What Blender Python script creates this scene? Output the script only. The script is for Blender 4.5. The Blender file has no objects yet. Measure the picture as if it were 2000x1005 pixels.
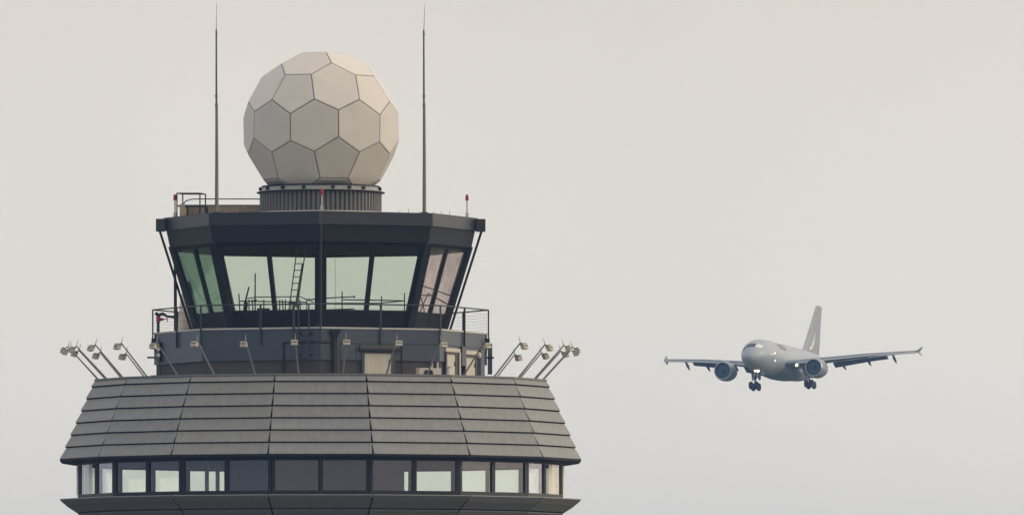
import bpy, math, random
from mathutils import Vector, Matrix
random.seed(7)
S = bpy.context.scene
R_ = math.radians
# ------------------------------------------------------------------ camera
FPX = 24000.0; DIST = 600.0; CAMZ = 15.0; HOR = 1500.0; TX = 626.0
cam_d = bpy.data.cameras.new('camera'); cam = bpy.data.objects.new('camera', cam_d)
S.collection.objects.link(cam); S.camera = cam
cam_d.sensor_width = 36.0; cam_d.lens = FPX / 2000.0 * 36.0
cam_d.clip_start = 1.0; cam_d.clip_end = 60000.0
PITCH = math.atan((HOR - 502.5) / FPX); YAW = math.atan((1000.0 - TX) / FPX)
cam.location = (0, -DIST, CAMZ); cam.rotation_euler = (R_(90) + PITCH, 0, -YAW)
# ------------------------------------------------------------------ world, sun, exposure
SUN_EL = R_(16); SUN_AZ = R_(98)        # azimuth from the camera-facing side of the tower, to the right
sun_dir = Vector((math.sin(SUN_AZ) * math.cos(SUN_EL), -math.cos(SUN_AZ) * math.cos(SUN_EL), math.sin(SUN_EL)))
W = bpy.data.worlds.new('World'); S.world = W; W.use_nodes = True
wt = W.node_tree; wt.nodes.clear()
wo = wt.nodes.new('ShaderNodeOutputWorld'); bg = wt.nodes.new('ShaderNodeBackground')
sky = wt.nodes.new('ShaderNodeTexSky'); sky.sky_type = 'NISHITA'; sky.sun_disc = False
sky.sun_elevation = SUN_EL; sky.sun_rotation = math.atan2(sun_dir.x, sun_dir.y)
sky.dust_density = 4.0; sky.air_density = 1.0
tc = wt.nodes.new('ShaderNodeTexCoord')
dot = wt.nodes.new('ShaderNodeVectorMath'); dot.operation = 'DOT_PRODUCT'; dot.inputs[1].default_value = sun_dir
wt.links.new(tc.outputs['Generated'], dot.inputs[0])
ramp = wt.nodes.new('ShaderNodeValToRGB'); cr = ramp.color_ramp
mr = wt.nodes.new('ShaderNodeMapRange'); mr.inputs[1].default_value = -1; mr.inputs[2].default_value = 1
wt.links.new(dot.outputs['Value'], mr.inputs[0]); wt.links.new(mr.outputs[0], ramp.inputs[0])
# cloud layer radiance: dimmer and cooler away from the sun, brighter and warmer round it
cr.elements[0].position = 0.0; cr.elements[0].color = (0.46, 0.52, 0.62, 1)
cr.elements[1].position = 1.0; cr.elements[1].color = (2.0, 1.75, 1.42, 1)
e = cr.elements.new(0.42); e.color = (0.90, 0.838, 0.742, 1)
e = cr.elements.new(0.58); e.color = (0.87, 0.82, 0.73, 1)
e = cr.elements.new(0.78); e.color = (1.08, 1.0, 0.89, 1)
e = cr.elements.new(0.2); e.color = (0.70, 0.71, 0.76, 1)
no = wt.nodes.new('ShaderNodeTexNoise'); no.inputs['Scale'].default_value = 22; no.inputs['Detail'].default_value = 3
no.inputs['Roughness'].default_value = 0.45
wt.links.new(tc.outputs['Generated'], no.inputs['Vector'])
nm = wt.nodes.new('ShaderNodeMapRange'); nm.inputs[1].default_value = 0.3; nm.inputs[2].default_value = 0.7
nm.inputs[3].default_value = 0.965; nm.inputs[4].default_value = 1.035
wt.links.new(no.outputs['Fac'], nm.inputs[0])
mul = wt.nodes.new('ShaderNodeVectorMath'); mul.operation = 'SCALE'
wt.links.new(ramp.outputs['Color'], mul.inputs[0]); wt.links.new(nm.outputs[0], mul.inputs['Scale'])
# a hazy sky is brightest at the horizon
sep = wt.nodes.new('ShaderNodeSeparateXYZ'); wt.links.new(tc.outputs['Generated'], sep.inputs[0])
hm = wt.nodes.new('ShaderNodeMapRange'); hm.inputs[1].default_value = 0.012; hm.inputs[2].default_value = 0.062; hm.inputs[3].default_value = 1.29; hm.inputs[4].default_value = 1.0
wt.links.new(sep.outputs['Z'], hm.inputs[0])
mul3 = wt.nodes.new('ShaderNodeVectorMath'); mul3.operation = 'SCALE'
wt.links.new(mul.outputs[0], mul3.inputs[0]); wt.links.new(hm.outputs[0], mul3.inputs['Scale']); mul = mul3
# the sky behind the camera is dimmer than the sky on either side
bdot = wt.nodes.new('ShaderNodeVectorMath'); bdot.operation = 'DOT_PRODUCT'; bdot.inputs[1].default_value = (0, -1, 0)
wt.links.new(tc.outputs['Generated'], bdot.inputs[0])
bm_ = wt.nodes.new('ShaderNodeMapRange'); bm_.inputs[1].default_value = 0.15; bm_.inputs[2].default_value = 0.95; bm_.inputs[3].default_value = 1.0; bm_.inputs[4].default_value = 0.92; bm_.interpolation_type = 'SMOOTHSTEP'
wt.links.new(bdot.outputs['Value'], bm_.inputs[0])
mul2 = wt.nodes.new('ShaderNodeVectorMath'); mul2.operation = 'SCALE'
wt.links.new(mul.outputs[0], mul2.inputs[0]); wt.links.new(bm_.outputs[0], mul2.inputs['Scale']); mul = mul2
skm = wt.nodes.new('ShaderNodeVectorMath'); skm.operation = 'SCALE'; skm.inputs['Scale'].default_value = 0.1
wt.links.new(sky.outputs['Color'], skm.inputs[0])
mx = wt.nodes.new('ShaderNodeMix'); mx.data_type = 'RGBA'; mx.inputs['Factor'].default_value = 0.92
wt.links.new(skm.outputs[0], mx.inputs[6]); wt.links.new(mul.outputs[0], mx.inputs[7])
wt.links.new(mx.outputs[2], bg.inputs['Color']); bg.inputs['Strength'].default_value = 1.0
wt.links.new(bg.outputs[0], wo.inputs['Surface'])
sd = bpy.data.lights.new('sun', 'SUN'); sd.energy = 0.55; sd.angle = R_(14); sd.color = (1.0, 0.86, 0.70)
so = bpy.data.objects.new('sun', sd); S.collection.objects.link(so)
so.rotation_euler = sun_dir.to_track_quat('Z', 'Y').to_euler(); so.location = (80, -40, 90)
S.view_settings.view_transform = 'Standard'; S.view_settings.look = 'None'
S.view_settings.exposure = 0.0; S.view_settings.gamma = 1.0
S.render.engine = 'CYCLES'
S.cycles.transparent_max_bounces = 24

# ------------------------------------------------------------------ materials
def mat(name, col, rough=0.6, metal=0.0, var=0.08, nscale=3.0, spec=0.5, streak=0.0, bump=0.0, bscale=30, emit=None, estr=0.0, coat=0.0):
    m = bpy.data.materials.new(name); m.use_nodes = True; t = m.node_tree
    b = t.nodes['Principled BSDF']
    b.inputs['Roughness'].default_value = rough; b.inputs['Metallic'].default_value = metal
    b.inputs['Specular IOR Level'].default_value = spec
    b.inputs['Coat Weight'].default_value = coat
    c = t.nodes.new('ShaderNodeTexCoord')
    n = t.nodes.new('ShaderNodeTexNoise'); n.inputs['Scale'].default_value = nscale; n.inputs['Detail'].default_value = 6
    n.inputs['Roughness'].default_value = 0.65
    t.links.new(c.outputs['Object'], n.inputs['Vector'])
    r = t.nodes.new('ShaderNodeMapRange'); r.inputs[1].default_value = 0.25; r.inputs[2].default_value = 0.75
    r.inputs[3].default_value = 1 - var; r.inputs[4].default_value = 1 + var
    t.links.new(n.outputs['Fac'], r.inputs[0])
    at = t.nodes.new('ShaderNodeAttribute'); at.attribute_name = 'tone'
    ad = t.nodes.new('ShaderNodeMath'); ad.operation = 'ADD'
    t.links.new(r.outputs[0], ad.inputs[0]); t.links.new(at.outputs['Fac'], ad.inputs[1])
    last = ad
    if streak:
        mp = t.nodes.new('ShaderNodeMapping'); mp.inputs['Scale'].default_value = (5, 5, 0.5)
        n2 = t.nodes.new('ShaderNodeTexNoise'); n2.inputs['Scale'].default_value = 1.0; n2.inputs['Detail'].default_value = 4
        t.links.new(c.outputs['Object'], mp.inputs[0]); t.links.new(mp.outputs[0], n2.inputs['Vector'])
        r2 = t.nodes.new('ShaderNodeMapRange'); r2.inputs[1].default_value = 0.35; r2.inputs[2].default_value = 0.65
        r2.inputs[3].default_value = 1 - streak; r2.inputs[4].default_value = 1.0 + streak * 0.3
        t.links.new(n2.outputs['Fac'], r2.inputs[0])
        mm = t.nodes.new('ShaderNodeMath'); mm.operation = 'MULTIPLY'
        t.links.new(ad.outputs[0], mm.inputs[0]); t.links.new(r2.outputs[0], mm.inputs[1]); last = mm
    v = t.nodes.new('ShaderNodeVectorMath'); v.operation = 'SCALE'; v.inputs[0].default_value = col
    t.links.new(last.outputs[0], v.inputs['Scale']); t.links.new(v.outputs[0], b.inputs['Base Color'])
    rr = t.nodes.new('ShaderNodeMapRange'); rr.inputs[3].default_value = max(0.05, rough - 0.08); rr.inputs[4].default_value = min(1, rough + 0.1)
    t.links.new(n.outputs['Fac'], rr.inputs[0]); t.links.new(rr.outputs[0], b.inputs['Roughness'])
    if bump:
        n3 = t.nodes.new('ShaderNodeTexNoise'); n3.inputs['Scale'].default_value = bscale; n3.inputs['Detail'].default_value = 3
        t.links.new(c.outputs['Object'], n3.inputs['Vector'])
        bp = t.nodes.new('ShaderNodeBump'); bp.inputs['Strength'].default_value = bump; bp.inputs['Distance'].default_value = 0.02
        t.links.new(n3.outputs['Fac'], bp.inputs['Height']); t.links.new(bp.outputs[0], b.inputs['Normal'])
    if emit:
        b.inputs['Emission Color'].default_value = (*emit, 1); b.inputs['Emission Strength'].default_value = estr
    return m

def glass(name, tint, ior=1.7, refl=(1, 1, 1), rough=0.01, dirt_sheen=0.03):
    m = bpy.data.materials.new(name); m.use_nodes = True; t = m.node_tree; t.nodes.clear()
    o = t.nodes.new('ShaderNodeOutputMaterial')
    tr = t.nodes.new('ShaderNodeBsdfTransparent'); tr.inputs[0].default_value = (*tint, 1)
    gl = t.nodes.new('ShaderNodeBsdfGlossy'); gl.inputs['Color'].default_value = (*refl, 1); gl.inputs['Roughness'].default_value = rough
    df = t.nodes.new('ShaderNodeBsdfDiffuse'); df.inputs[0].default_value = (0.5, 0.5, 0.46, 1)
    c = t.nodes.new('ShaderNodeTexCoord'); n = t.nodes.new('ShaderNodeTexNoise'); n.inputs['Scale'].default_value = 1.3; n.inputs['Detail'].default_value = 5
    t.links.new(c.outputs['Object'], n.inputs['Vector'])
    r = t.nodes.new('ShaderNodeMapRange'); r.inputs[1].default_value = 0.35; r.inputs[2].default_value = 0.75
    r.inputs[3].default_value = 0.0; r.inputs[4].default_value = dirt_sheen * 2
    t.links.new(n.outputs['Fac'], r.inputs[0])
    lw = t.nodes.new('ShaderNodeLayerWeight'); lw.inputs['Blend'].default_value = 0.5
    pw = t.nodes.new('ShaderNodeMath'); pw.operation = 'POWER'; pw.inputs[1].default_value = 4.0
    t.links.new(lw.outputs['Facing'], pw.inputs[0])
    f = t.nodes.new('ShaderNodeMapRange'); r0 = ((ior - 1) / (ior + 1)) ** 2; f.inputs[3].default_value = r0; f.inputs[4].default_value = 1.0
    t.links.new(pw.outputs[0], f.inputs[0])
    a = t.nodes.new('ShaderNodeMixShader'); b = t.nodes.new('ShaderNodeMixShader')
    t.links.new(f.outputs[0], a.inputs[0]); t.links.new(tr.outputs[0], a.inputs[1]); t.links.new(gl.outputs[0], a.inputs[2])
    t.links.new(r.outputs[0], b.inputs[0]); t.links.new(a.outputs[0], b.inputs[1]); t.links.new(df.outputs[0], b.inputs[2])
    t.links.new(b.outputs[0], o.inputs['Surface'])
    return m

M = {}
M['zinc'] = mat('zinc_tile', (0.28, 0.275, 0.268), 0.62, 0.0, 0.09, 2.6, 0.4, streak=0.09, bump=0.25, bscale=18)
M['zinc_low'] = mat('zinc_lower', (0.24, 0.23, 0.22), 0.6, 0.0, 0.08, 2.0, 0.4, streak=0.08)
M['gap'] = mat('joint_black', (0.006, 0.007, 0.01), 0.8)
M['clad'] = mat('blue_grey_cladding', (0.042, 0.054, 0.078), 0.38, 0.0, 0.07, 1.8, 0.75, streak=0.08, bump=0.1, bscale=6)
M['render'] = mat('brown_grey_render', (0.085, 0.075, 0.07), 0.85, 0.0, 0.1, 3, 0.3, bump=0.3)
M['fascia'] = mat('anthracite_fascia', (0.012, 0.010, 0.017), 0.36, 0.0, 0.08, 1.5, 0.7, streak=0.1)
M['dark'] = mat('dark_painted_steel', (0.004, 0.004, 0.006), 0.45, 0.0, 0.1, 4)
M['spandrel'] = mat('spandrel_panel', (0.003, 0.003, 0.004), 0.35, 0.0, 0.15, 1.2)
M['rail'] = mat('grey_steel_rail', (0.045, 0.05, 0.065), 0.5, 0.3, 0.1, 6)
M['green'] = mat('dark_green_steel', (0.02, 0.038, 0.04), 0.5, 0.0, 0.1, 6)
M['coping'] = mat('pale_coping', (0.55, 0.52, 0.48), 0.6, 0.0, 0.15, 4)
M['cream'] = mat('cream_paint', (0.60, 0.55, 0.46), 0.65, 0.0, 0.07, 2.5, streak=0.1)
M['beige'] = mat('beige_roof_wall', (0.42, 0.33, 0.25), 0.8, 0.0, 0.12, 2.5, streak=0.15)
M['radome'] = mat('radome_gelcoat', (0.73, 0.675, 0.62), 0.42, 0.0, 0.05, 0.9, 0.4, bump=0.12, bscale=2.2)
M['seam'] = mat('radome_seam', (0.20, 0.19, 0.17), 0.7)
M['rib'] = mat('ribbed_drum', (0.14, 0.133, 0.125), 0.55, 0.0, 0.1, 3, streak=0.15)
M['collar'] = mat('collar_grey', (0.33, 0.33, 0.31), 0.5, 0.1, 0.15, 5)
M['pole'] = mat('galvanised_pole', (0.29, 0.285, 0.25), 0.5, 0.3, 0.12, 8)
M['mast'] = mat('mast_olive', (0.21, 0.205, 0.165), 0.55, 0.0, 0.12, 3)
M['lamp_case'] = mat('lamp_case', (0.52, 0.47, 0.37), 0.5, 0.0, 0.12, 9)
M['lamp_dark'] = mat('lamp_dark', (0.10, 0.095, 0.075), 0.5, 0.0, 0.2, 9)
M['red'] = mat('red_lens', (0.34, 0.01, 0.02), 0.3, 0.0, 0.1, 5)
M['red_paint'] = mat('red_paint', (0.42, 0.02, 0.035), 0.45, 0.0, 0.1, 5)
M['brick_red'] = mat('rusty_red_box', (0.25, 0.06, 0.045), 0.7)
M['white'] = mat('white_plastic', (0.75, 0.75, 0.72), 0.5)
M['yellow'] = mat('yellow_sticker', (0.62, 0.55, 0.06), 0.6)
M['concrete'] = mat('concrete', (0.30, 0.29, 0.27), 0.85, 0.0, 0.1, 1.0, bump=0.2)
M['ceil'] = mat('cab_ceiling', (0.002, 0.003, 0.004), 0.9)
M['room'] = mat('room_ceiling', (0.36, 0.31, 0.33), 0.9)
M['core'] = mat('room_core', (0.26, 0.22, 0.27), 0.8, 0.0, 0.1, 1.0)
M['col'] = mat('pale_column', (0.6, 0.56, 0.55), 0.7)
M['stack'] = mat('bright_cream', (0.85, 0.72, 0.58), 0.6)
M['blind'] = mat('cream_blind', (0.88, 0.80, 0.64), 0.8)
M['blind_pale'] = mat('pale_blind', (0.90, 0.93, 0.84), 0.8)
M['carpet'] = mat('carpet', (0.1, 0.1, 0.11), 0.95)
M['alu'] = mat('aluminium_ladder', (0.4, 0.36, 0.28), 0.45, 0.3, 0.2, 8)
M['frame_w'] = mat('window_frame', (0.005, 0.005, 0.006), 0.45, 0.0, 0.1, 4)
M['frame_g'] = mat('grey_frame', (0.075, 0.07, 0.066), 0.55, 0.0, 0.1, 4)
M['glass'] = glass('cab_glass', (0.912, 0.947, 0.91), 1.42, dirt_sheen=0.002)
M['glass_left'] = glass('cab_glass_left_dimmed', (0.54, 0.66, 0.585), 1.45, dirt_sheen=0.004)  # darker green puts the light lost at a grazing angle into the tint
M['glass_pink_reflect'] = glass('cab_glass_painted_reflection', (1.0, 0.955, 0.95), 1.2, (1.0, 0.92, 0.88), dirt_sheen=0.08)  # rose tint and pale veil paint in warm sky reflected by these panes
M['glass_low'] = glass('low_glass', (0.965, 0.99, 0.95), 1.55, (1.0, 0.93, 1.0), dirt_sheen=0.007)
M['tarmac'] = mat('tarmac', (0.05, 0.05, 0.052), 0.9, 0.0, 0.15, 0.02)
M['grass'] = mat('airfield_grass', (0.07, 0.085, 0.04), 0.95, 0.0, 0.25, 0.015)
M['plane'] = mat('aircraft_white_hazed', (0.44, 0.47, 0.51), 0.38, 0.0, 0.04, 0.4, 0.5, coat=0.15)  # distance haze partly put into the cool fuselage colour
M['plane_grey'] = mat('aircraft_grey_hazed', (0.23, 0.27, 0.33), 0.4, 0.0, 0.05, 0.4)  # bluish haze also mixed into the wing and belly colour
M['nacelle'] = mat('nacelle', (0.33, 0.355, 0.40), 0.35, 0.1, 0.08, 1.5)
M['lip'] = mat('inlet_lip', (0.6, 0.58, 0.54), 0.3, 0.6, 0.05, 1.5)
M['fan'] = mat('engine_fan_hazed', (0.06, 0.08, 0.125), 0.45, 0.4, 0.1, 2)  # fan, flap and tyre darks lifted towards blue to paint in distant haze
M['flap'] = mat('flap_grey_hazed', (0.085, 0.115, 0.165), 0.5)
M['tyre_hazed'] = mat('tyre_hazed', (0.04, 0.045, 0.055), 0.8)
M['strut'] = mat('gear_strut', (0.4, 0.4, 0.4), 0.4, 0.3)
M['cockpit'] = mat('cockpit_glass', (0.012, 0.016, 0.022), 0.12, 0.0, 0.02)
M['cockpit_shine'] = mat('cockpit_pane_painted_glint', (0.92, 0.92, 0.86), 0.12, 0.0, 0.02, coat=0.5)  # near-white base colour paints a reflection onto this pane
M['title'] = mat('title_ink', (0.03, 0.035, 0.05), 0.5)
M['crescent'] = mat('crescent_white', (0.85, 0.83, 0.76), 0.5)
M['fin'] = mat('fin_grey', (0.34, 0.365, 0.39), 0.45)
M['orange'] = mat('fin_orange', (0.5, 0.33, 0.25), 0.5)
M['beam'] = mat('lit_landing_lamp', (1, 1, 1), 0.3, emit=(1.0, 0.80, 0.55), estr=3.5)
M['beam_soft'] = mat('lit_marker_lamp', (1, 1, 1), 0.3, emit=(1.0, 0.82, 0.6), estr=2.5)

# ------------------------------------------------------------------ helpers
col = S.collection
def P(az, r, z):
    a = R_(az); return Vector((r * math.sin(a), -r * math.cos(a), z))
class MB:
    def __init__(s): s.v = []; s.f = []; s.t = []; s.tone = 0.0
    def face(s, idx): s.f.append(idx); s.t.append(s.tone)
    def hexa(s, p):        # 8 points: 4 inner, 4 outer
        b = len(s.v); s.v += [Vector(q) for q in p]
        for q in ((3, 2, 1, 0), (4, 5, 6, 7), (0, 1, 5, 4), (1, 2, 6, 5), (2, 3, 7, 6), (3, 0, 4, 7)):
            s.face([b + i for i in q])
    def box(s, c, size, rz=0.0, mtx=None):
        c = Vector(c); hx, hy, hz = size[0] / 2, size[1] / 2, size[2] / 2
        m = mtx if mtx else Matrix.Rotation(rz, 3, 'Z')
        s.hexa([c + m @ Vector(q) for q in ((-hx, -hy, -hz), (hx, -hy, -hz), (hx, hy, -hz), (-hx, hy, -hz), (-hx, -hy, hz), (hx, -hy, hz), (hx, hy, hz), (-hx, hy, hz))])
    def beam(s, a, b, w, d, side):   # rectangular bar, side = direction of w
        a = Vector(a); b = Vector(b); ax = (b - a).normalized()
        sd_ = Vector(side); sd_ = (sd_ - ax * sd_.dot(ax)).normalized(); n = ax.cross(sd_)
        q = [(-1, -1), (1, -1), (1, 1), (-1, 1)]
        s.hexa([a + sd_ * (x * w / 2) + n * (y * d / 2) for x, y in q] + [b + sd_ * (x * w / 2) + n * (y * d / 2) for x, y in q])
    def tube(s, a, b, r0, r1=None, n=10):
        s.path([a, b], [r0, r0 if r1 is None else r1], n)
    def path(s, pts, rs, n=10):
        pts = [Vector(p) for p in pts]
        if not hasattr(rs, '__len__'): rs = [rs] * len(pts)
        b = len(s.v); prev = None
        for i, p in enumerate(pts):
            d = (pts[min(i + 1, len(pts) - 1)] - pts[max(i - 1, 0)]).normalized()
            if prev is None:
                u = d.orthogonal().normalized()
            else:
                u = (prev - d * prev.dot(d)).normalized()
            prev = u; w = d.cross(u)
            for k in range(n):
                a = 2 * math.pi * k / n; s.v.append(p + (u * math.cos(a) + w * math.sin(a)) * rs[i])
        for i in range(len(pts) - 1):
            for k in range(n):
                s.face([b + i * n + k, b + i * n + (k + 1) % n, b + (i + 1) * n + (k + 1) % n, b + (i + 1) * n + k])
        s.face([b + k for k in range(n)][::-1]); s.face([b + (len(pts) - 1) * n + k for k in range(n)])
    def lathe(s, prof, n=48, c=(0, 0, 0), axis='z', ph=0.0, closed=False, mtx=None):
        b = len(s.v); c = Vector(c)
        for r, z in prof:
            for k in range(n):
                a = 2 * math.pi * k / n + ph; q = Vector((r * math.sin(a), -r * math.cos(a), z))
                s.v.append(c + (mtx @ q if mtx else q))
        m = len(prof)
        for i in range(m if closed else m - 1):
            j = (i + 1) % m
            for k in range(n):
                s.face([b + i * n + k, b + i * n + (k + 1) % n, b + j * n + (k + 1) % n, b + j * n + k])
        if not closed:
            if prof[0][0] > 1e-4: s.face([b + k for k in range(n)][::-1])
            if prof[-1][0] > 1e-4: s.face([b + (m - 1) * n + k for k in range(n)])
    def build(s, name, m, parent=None, smooth=False, loc=None, bevel=0.0):
        me = bpy.data.meshes.new(name)
        off = Vector(loc) if loc is not None else Vector((0, 0, 0))
        me.from_pydata([tuple(v - off) for v in s.v], [], s.f); me.update()
        at = me.attributes.new('tone', 'FLOAT', 'FACE')
        at.data.foreach_set('value', s.t)
        import bmesh
        bm = bmesh.new(); bm.from_mesh(me); bmesh.ops.remove_doubles(bm, verts=bm.verts, dist=1e-5)
        bmesh.ops.recalc_face_normals(bm, faces=bm.faces); bm.to_mesh(me); bm.free()
        me.materials.append(m)
        o = bpy.data.objects.new(name, me); col.objects.link(o); o.location = off
        if smooth:
            for p in me.polygons: p.use_smooth = True
            try: me.set_sharp_from_angle(angle=R_(38))
            except Exception: pass
        if bevel:
            bv = o.modifiers.new('bevel', 'BEVEL'); bv.width = bevel; bv.segments = 2; bv.limit_method = 'ANGLE'
        if parent is not None:
            o.parent = parent; o.matrix_parent_inverse = wmi(parent)
        return o
def wmi(o):
    m = Matrix.Identity(4); ch = []
    while o is not None: ch.append(o); o = o.parent
    for q in reversed(ch):
        m = m @ (q.matrix_parent_inverse if q.parent else Matrix.Identity(4)) @ q.matrix_basis
    return m.inverted()
def tag(o, label=None, cat=None, group=None, kind=None):
    if label: o['label'] = label
    if cat: o['category'] = cat
    if group: o['group'] = group
    if kind: o['kind'] = kind
    return o
def thing(name, loc, label, cat, group=None):
    o = bpy.data.objects.new(name, None); col.objects.link(o); o.location = loc; o.empty_display_size = 0.3
    return tag(o, label, cat, group)
class Face:      # one side of a (tapering) prism: azimuths a0,a1, bottom and top circumradius and height
    def __init__(s, a0, a1, rb, zb, rt, zt):
        s.b0, s.b1, s.t0, s.t1 = P(a0, rb, zb), P(a1, rb, zb), P(a0, rt, zt), P(a1, rt, zt)
        s.tan = (s.b1 - s.b0).normalized(); up = ((s.t0 + s.t1) - (s.b0 + s.b1)).normalized()
        s.n = s.tan.cross(up).normalized(); s.up = up
        if s.n.dot(Vector((s.b0.x + s.b1.x, s.b0.y + s.b1.y, 0))) < 0: s.n = -s.n
        s.cb = (s.b0 + s.b1) / 2; s.H = ((s.t0 + s.t1) / 2 - s.cb).length
    def pt(s, u, v, du=0.0, dv=0.0, d=0.0):
        q = (s.b0.lerp(s.b1, u)).lerp(s.t0.lerp(s.t1, u), v)
        return q + s.tan * du + s.up * dv + s.n * d
    def slab(s, mb, u0, u1, v0, v1, d0, d1, du0=0, du1=0, dv0=0, dv1=0):
        c = [(u0, v0, du0, dv0), (u1, v0, du1, dv0), (u1, v1, du1, dv1), (u0, v1, du0, dv1)]
        mb.hexa([s.pt(*q, d0) for q in c] + [s.pt(*q, d1) for q in c])
    def rect(s, mb, x0, x1, z0, z1, d0, d1):   # metres: x from the face centre, z absolute height (upright faces)
        q = [(x0, z0), (x1, z0), (x1, z1), (x0, z1)]
        f = lambda x, z, d: Vector((s.cb.x, s.cb.y, z)) + s.tan * x + s.n * d
        mb.hexa([f(x, z, d0) for x, z in q] + [f(x, z, d1) for x, z in q])
    def at(s, x, z, d): return Vector((s.cb.x, s.cb.y, z)) + s.tan * x + s.n * d

# ------------------------------------------------------------------ ground
g = MB()
ng = 64; GR = 9000.0
g.v = [Vector((0, 0, 0))] + [Vector((GR * math.cos(2 * math.pi * k / ng), GR * math.sin(2 * math.pi * k / ng) , 0)) for k in range(ng)]
for k in range(ng): g.face([0, 1 + k, 1 + (k + 1) % ng])
tag(g.build('ground', M['grass']), kind='structure')
g = MB(); g.box((0, 20, 0.002), (90, 90, 0.004)); tag(g.build('apron', M['tarmac']), kind='structure')
g = MB(); g.box((450, 3000, 0.002), (60, 5200, 0.004)); tag(g.build('runway', M['tarmac']), kind='structure')

# ------------------------------------------------------------------ control tower
T = thing('control_tower', (0, 0, 0), 'dark grey airport control tower with green-glass cab above a tiled flaring skirt', 'control tower')
mb = MB(); mb.lathe([(6.2, 0), (5.6, 3), (5.4, 20), (7.6, 23.5), (7.6, 24.2)], 32); mb.build('shaft', M['concrete'], T, smooth=True)
A16 = [(-180 + 11.25 + 22.5 * k, -180 + 33.75 + 22.5 * k) for k in range(16)]
A8 = [(-180 + 45 * k, -135 + 45 * k) for k in range(8)]
# lower skirt, tapering inwards downwards
mb = MB(); bk = MB()
lc = [(12.93, 28.06, 12.60, 27.78), (12.56, 27.76, 12.08, 27.46), (12.02, 27.36, 11.40, 26.86), (11.40, 26.80, 10.8, 26.3), (10.8, 26.24, 10.2, 25.74), (10.2, 25.68, 9.6, 25.18), (9.6, 25.12, 8.6, 24.4)]
for a0, a1 in A16:
    for i, (rt, zt, rb, zb) in enumerate(lc):
        F = Face(a0, a1, rb, zb, rt, zt); mb.tone = random.uniform(-.06, .06)
        F.slab(mb, 0, 1, 0, 1, -0.06, 0.0, 0.05, -0.05)
bk.lathe([(8.4, 24.2), (11.9, 27.40), (12.3, 27.78), (12.6, 28.0)], 16, ph=R_(11.25))
ls = mb.build('lower_skirt', M['zinc_low'], T); bk.build('backing', M['gap'], ls)
# room: floor, ceiling, core
mb = MB(); mb.lathe([(12.75, 27.98), (12.75, 28.07), (0.0, 28.07)], 16, ph=R_(11.25)); mb.build('sill_slab', M['zinc_low'], T)
mb = MB(); mb.lathe([(0, 28.10), (11.8, 28.10), (11.8, 28.14), (0, 28.14)], 16, ph=R_(11.25)); mb.build('room_floor', M['carpet'], T)
mb = MB(); mb.lathe([(0, 29.86), (11.75, 29.86), (11.75, 29.98), (0, 29.98)], 16, ph=R_(11.25)); mb.build('room_ceiling', M['room'], T)
mb = MB(); mb.box((-0.215, 0.6, 29.0), (8.57, 7.0, 1.7)); mb.build('stair_core', M['core'], T)
for x, y in ((-5.52, -3.0), (-5.0, -3.0)):
    mb = MB(); mb.tube((x, y, 28.15), (x, y, 29.85), 0.1, n=14); mb.build('interior_column', M['col'], T, smooth=True)
# window band R 12.0
ZB, ZT = 28.16, 29.90
for k, (a0, a1) in enumerate(A16):
    F = Face(a0, a1, 12.0, 28.08, 12.0, 30.0); L = (F.b1 - F.b0).length
    for s_ in (0, 1):
        fm = MB(); u0 = 0.0 if s_ == 0 else 0.5; u1 = u0 + 0.5
        le = 0.17 if s_ == 0 else 0.11; re = 0.11 if s_ == 0 else 0.17
        o_ = 0.012
        v0 = 0.12; v1 = 0.868
        F.slab(fm, u0, u0, 0, 1, -0.12, 0.03, o_ if s_ == 0 else 0.004, le)
        F.slab(fm, u1, u1, 0, 1, -0.12, 0.03, -re, -o_ if s_ else -0.004)
        F.slab(fm, u0, u1, 0, v0, -0.10, 0.028, le + 0.001, -re - 0.001)
        F.slab(fm, u0, u1, v1, 1, -0.10, 0.028, le + 0.001, -re - 0.001)
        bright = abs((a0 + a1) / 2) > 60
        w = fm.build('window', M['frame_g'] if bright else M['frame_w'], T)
        pm = MB(); F.slab(pm, u0, u1, v0, v1, -0.05, -0.045, le + .002, -re - .002)
        pm.build('pane', M['glass_low'], w)
# roller blinds behind the outermost right bay
for a0, a1 in ((67.5, 90.0), (-90.0, -67.5)):
    F = Face(a0, a1, 12.0, 28.08, 12.0, 30.0)
    for u0, u1, le, re in ((0.0, 0.5, 0.175, 0.115), (0.5, 1.0, 0.115, 0.175)):
        mb = MB(); F.slab(mb, u0, u1, 0.125, 0.865, -0.068, -0.06, le, -re); mb.build('roller_blind', M['blind'] if a0 > 0 else M['blind_pale'], T)
# upper skirt: seven lapped courses
zs = [33.83]; rs = [11.30]
frac = [0.0, 14 / 157, 0.2395, 0.391, 0.543, 0.695, 0.847, 1.0]
z0, z1, r0, r1 = 33.87, 29.99, 11.20, 12.90
mb = MB()
for a0, a1 in A16:
    for i in range(7):
        f0, f1 = frac[i], frac[i + 1]
        rt = r0 + (r1 - r0) * f0; rb = r0 + (r1 - r0) * f1; zt = z0 + (z1 - z0) * f0; zb = z0 + (z1 - z0) * f1
        F = Face(a0, a1, rb, zb, rt, zt); mb.tone = random.uniform(-.055, .055)
        g0 = 0.02; g1 = 0.05
        c = [(0, 0, g1, 0.035), (1, 0, -g1, 0.035), (1, 1, -g0, -0.008), (0, 1, g0, -0.008)]
        dd = [0.045, 0.045, -0.035, -0.035]
        mb.hexa([F.pt(*q, d - 0.03) for q, d in zip(c, dd)] + [F.pt(*q, d) for q, d in zip(c, dd)])
us = mb.build('upper_skirt', M['zinc'], T)
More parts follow.
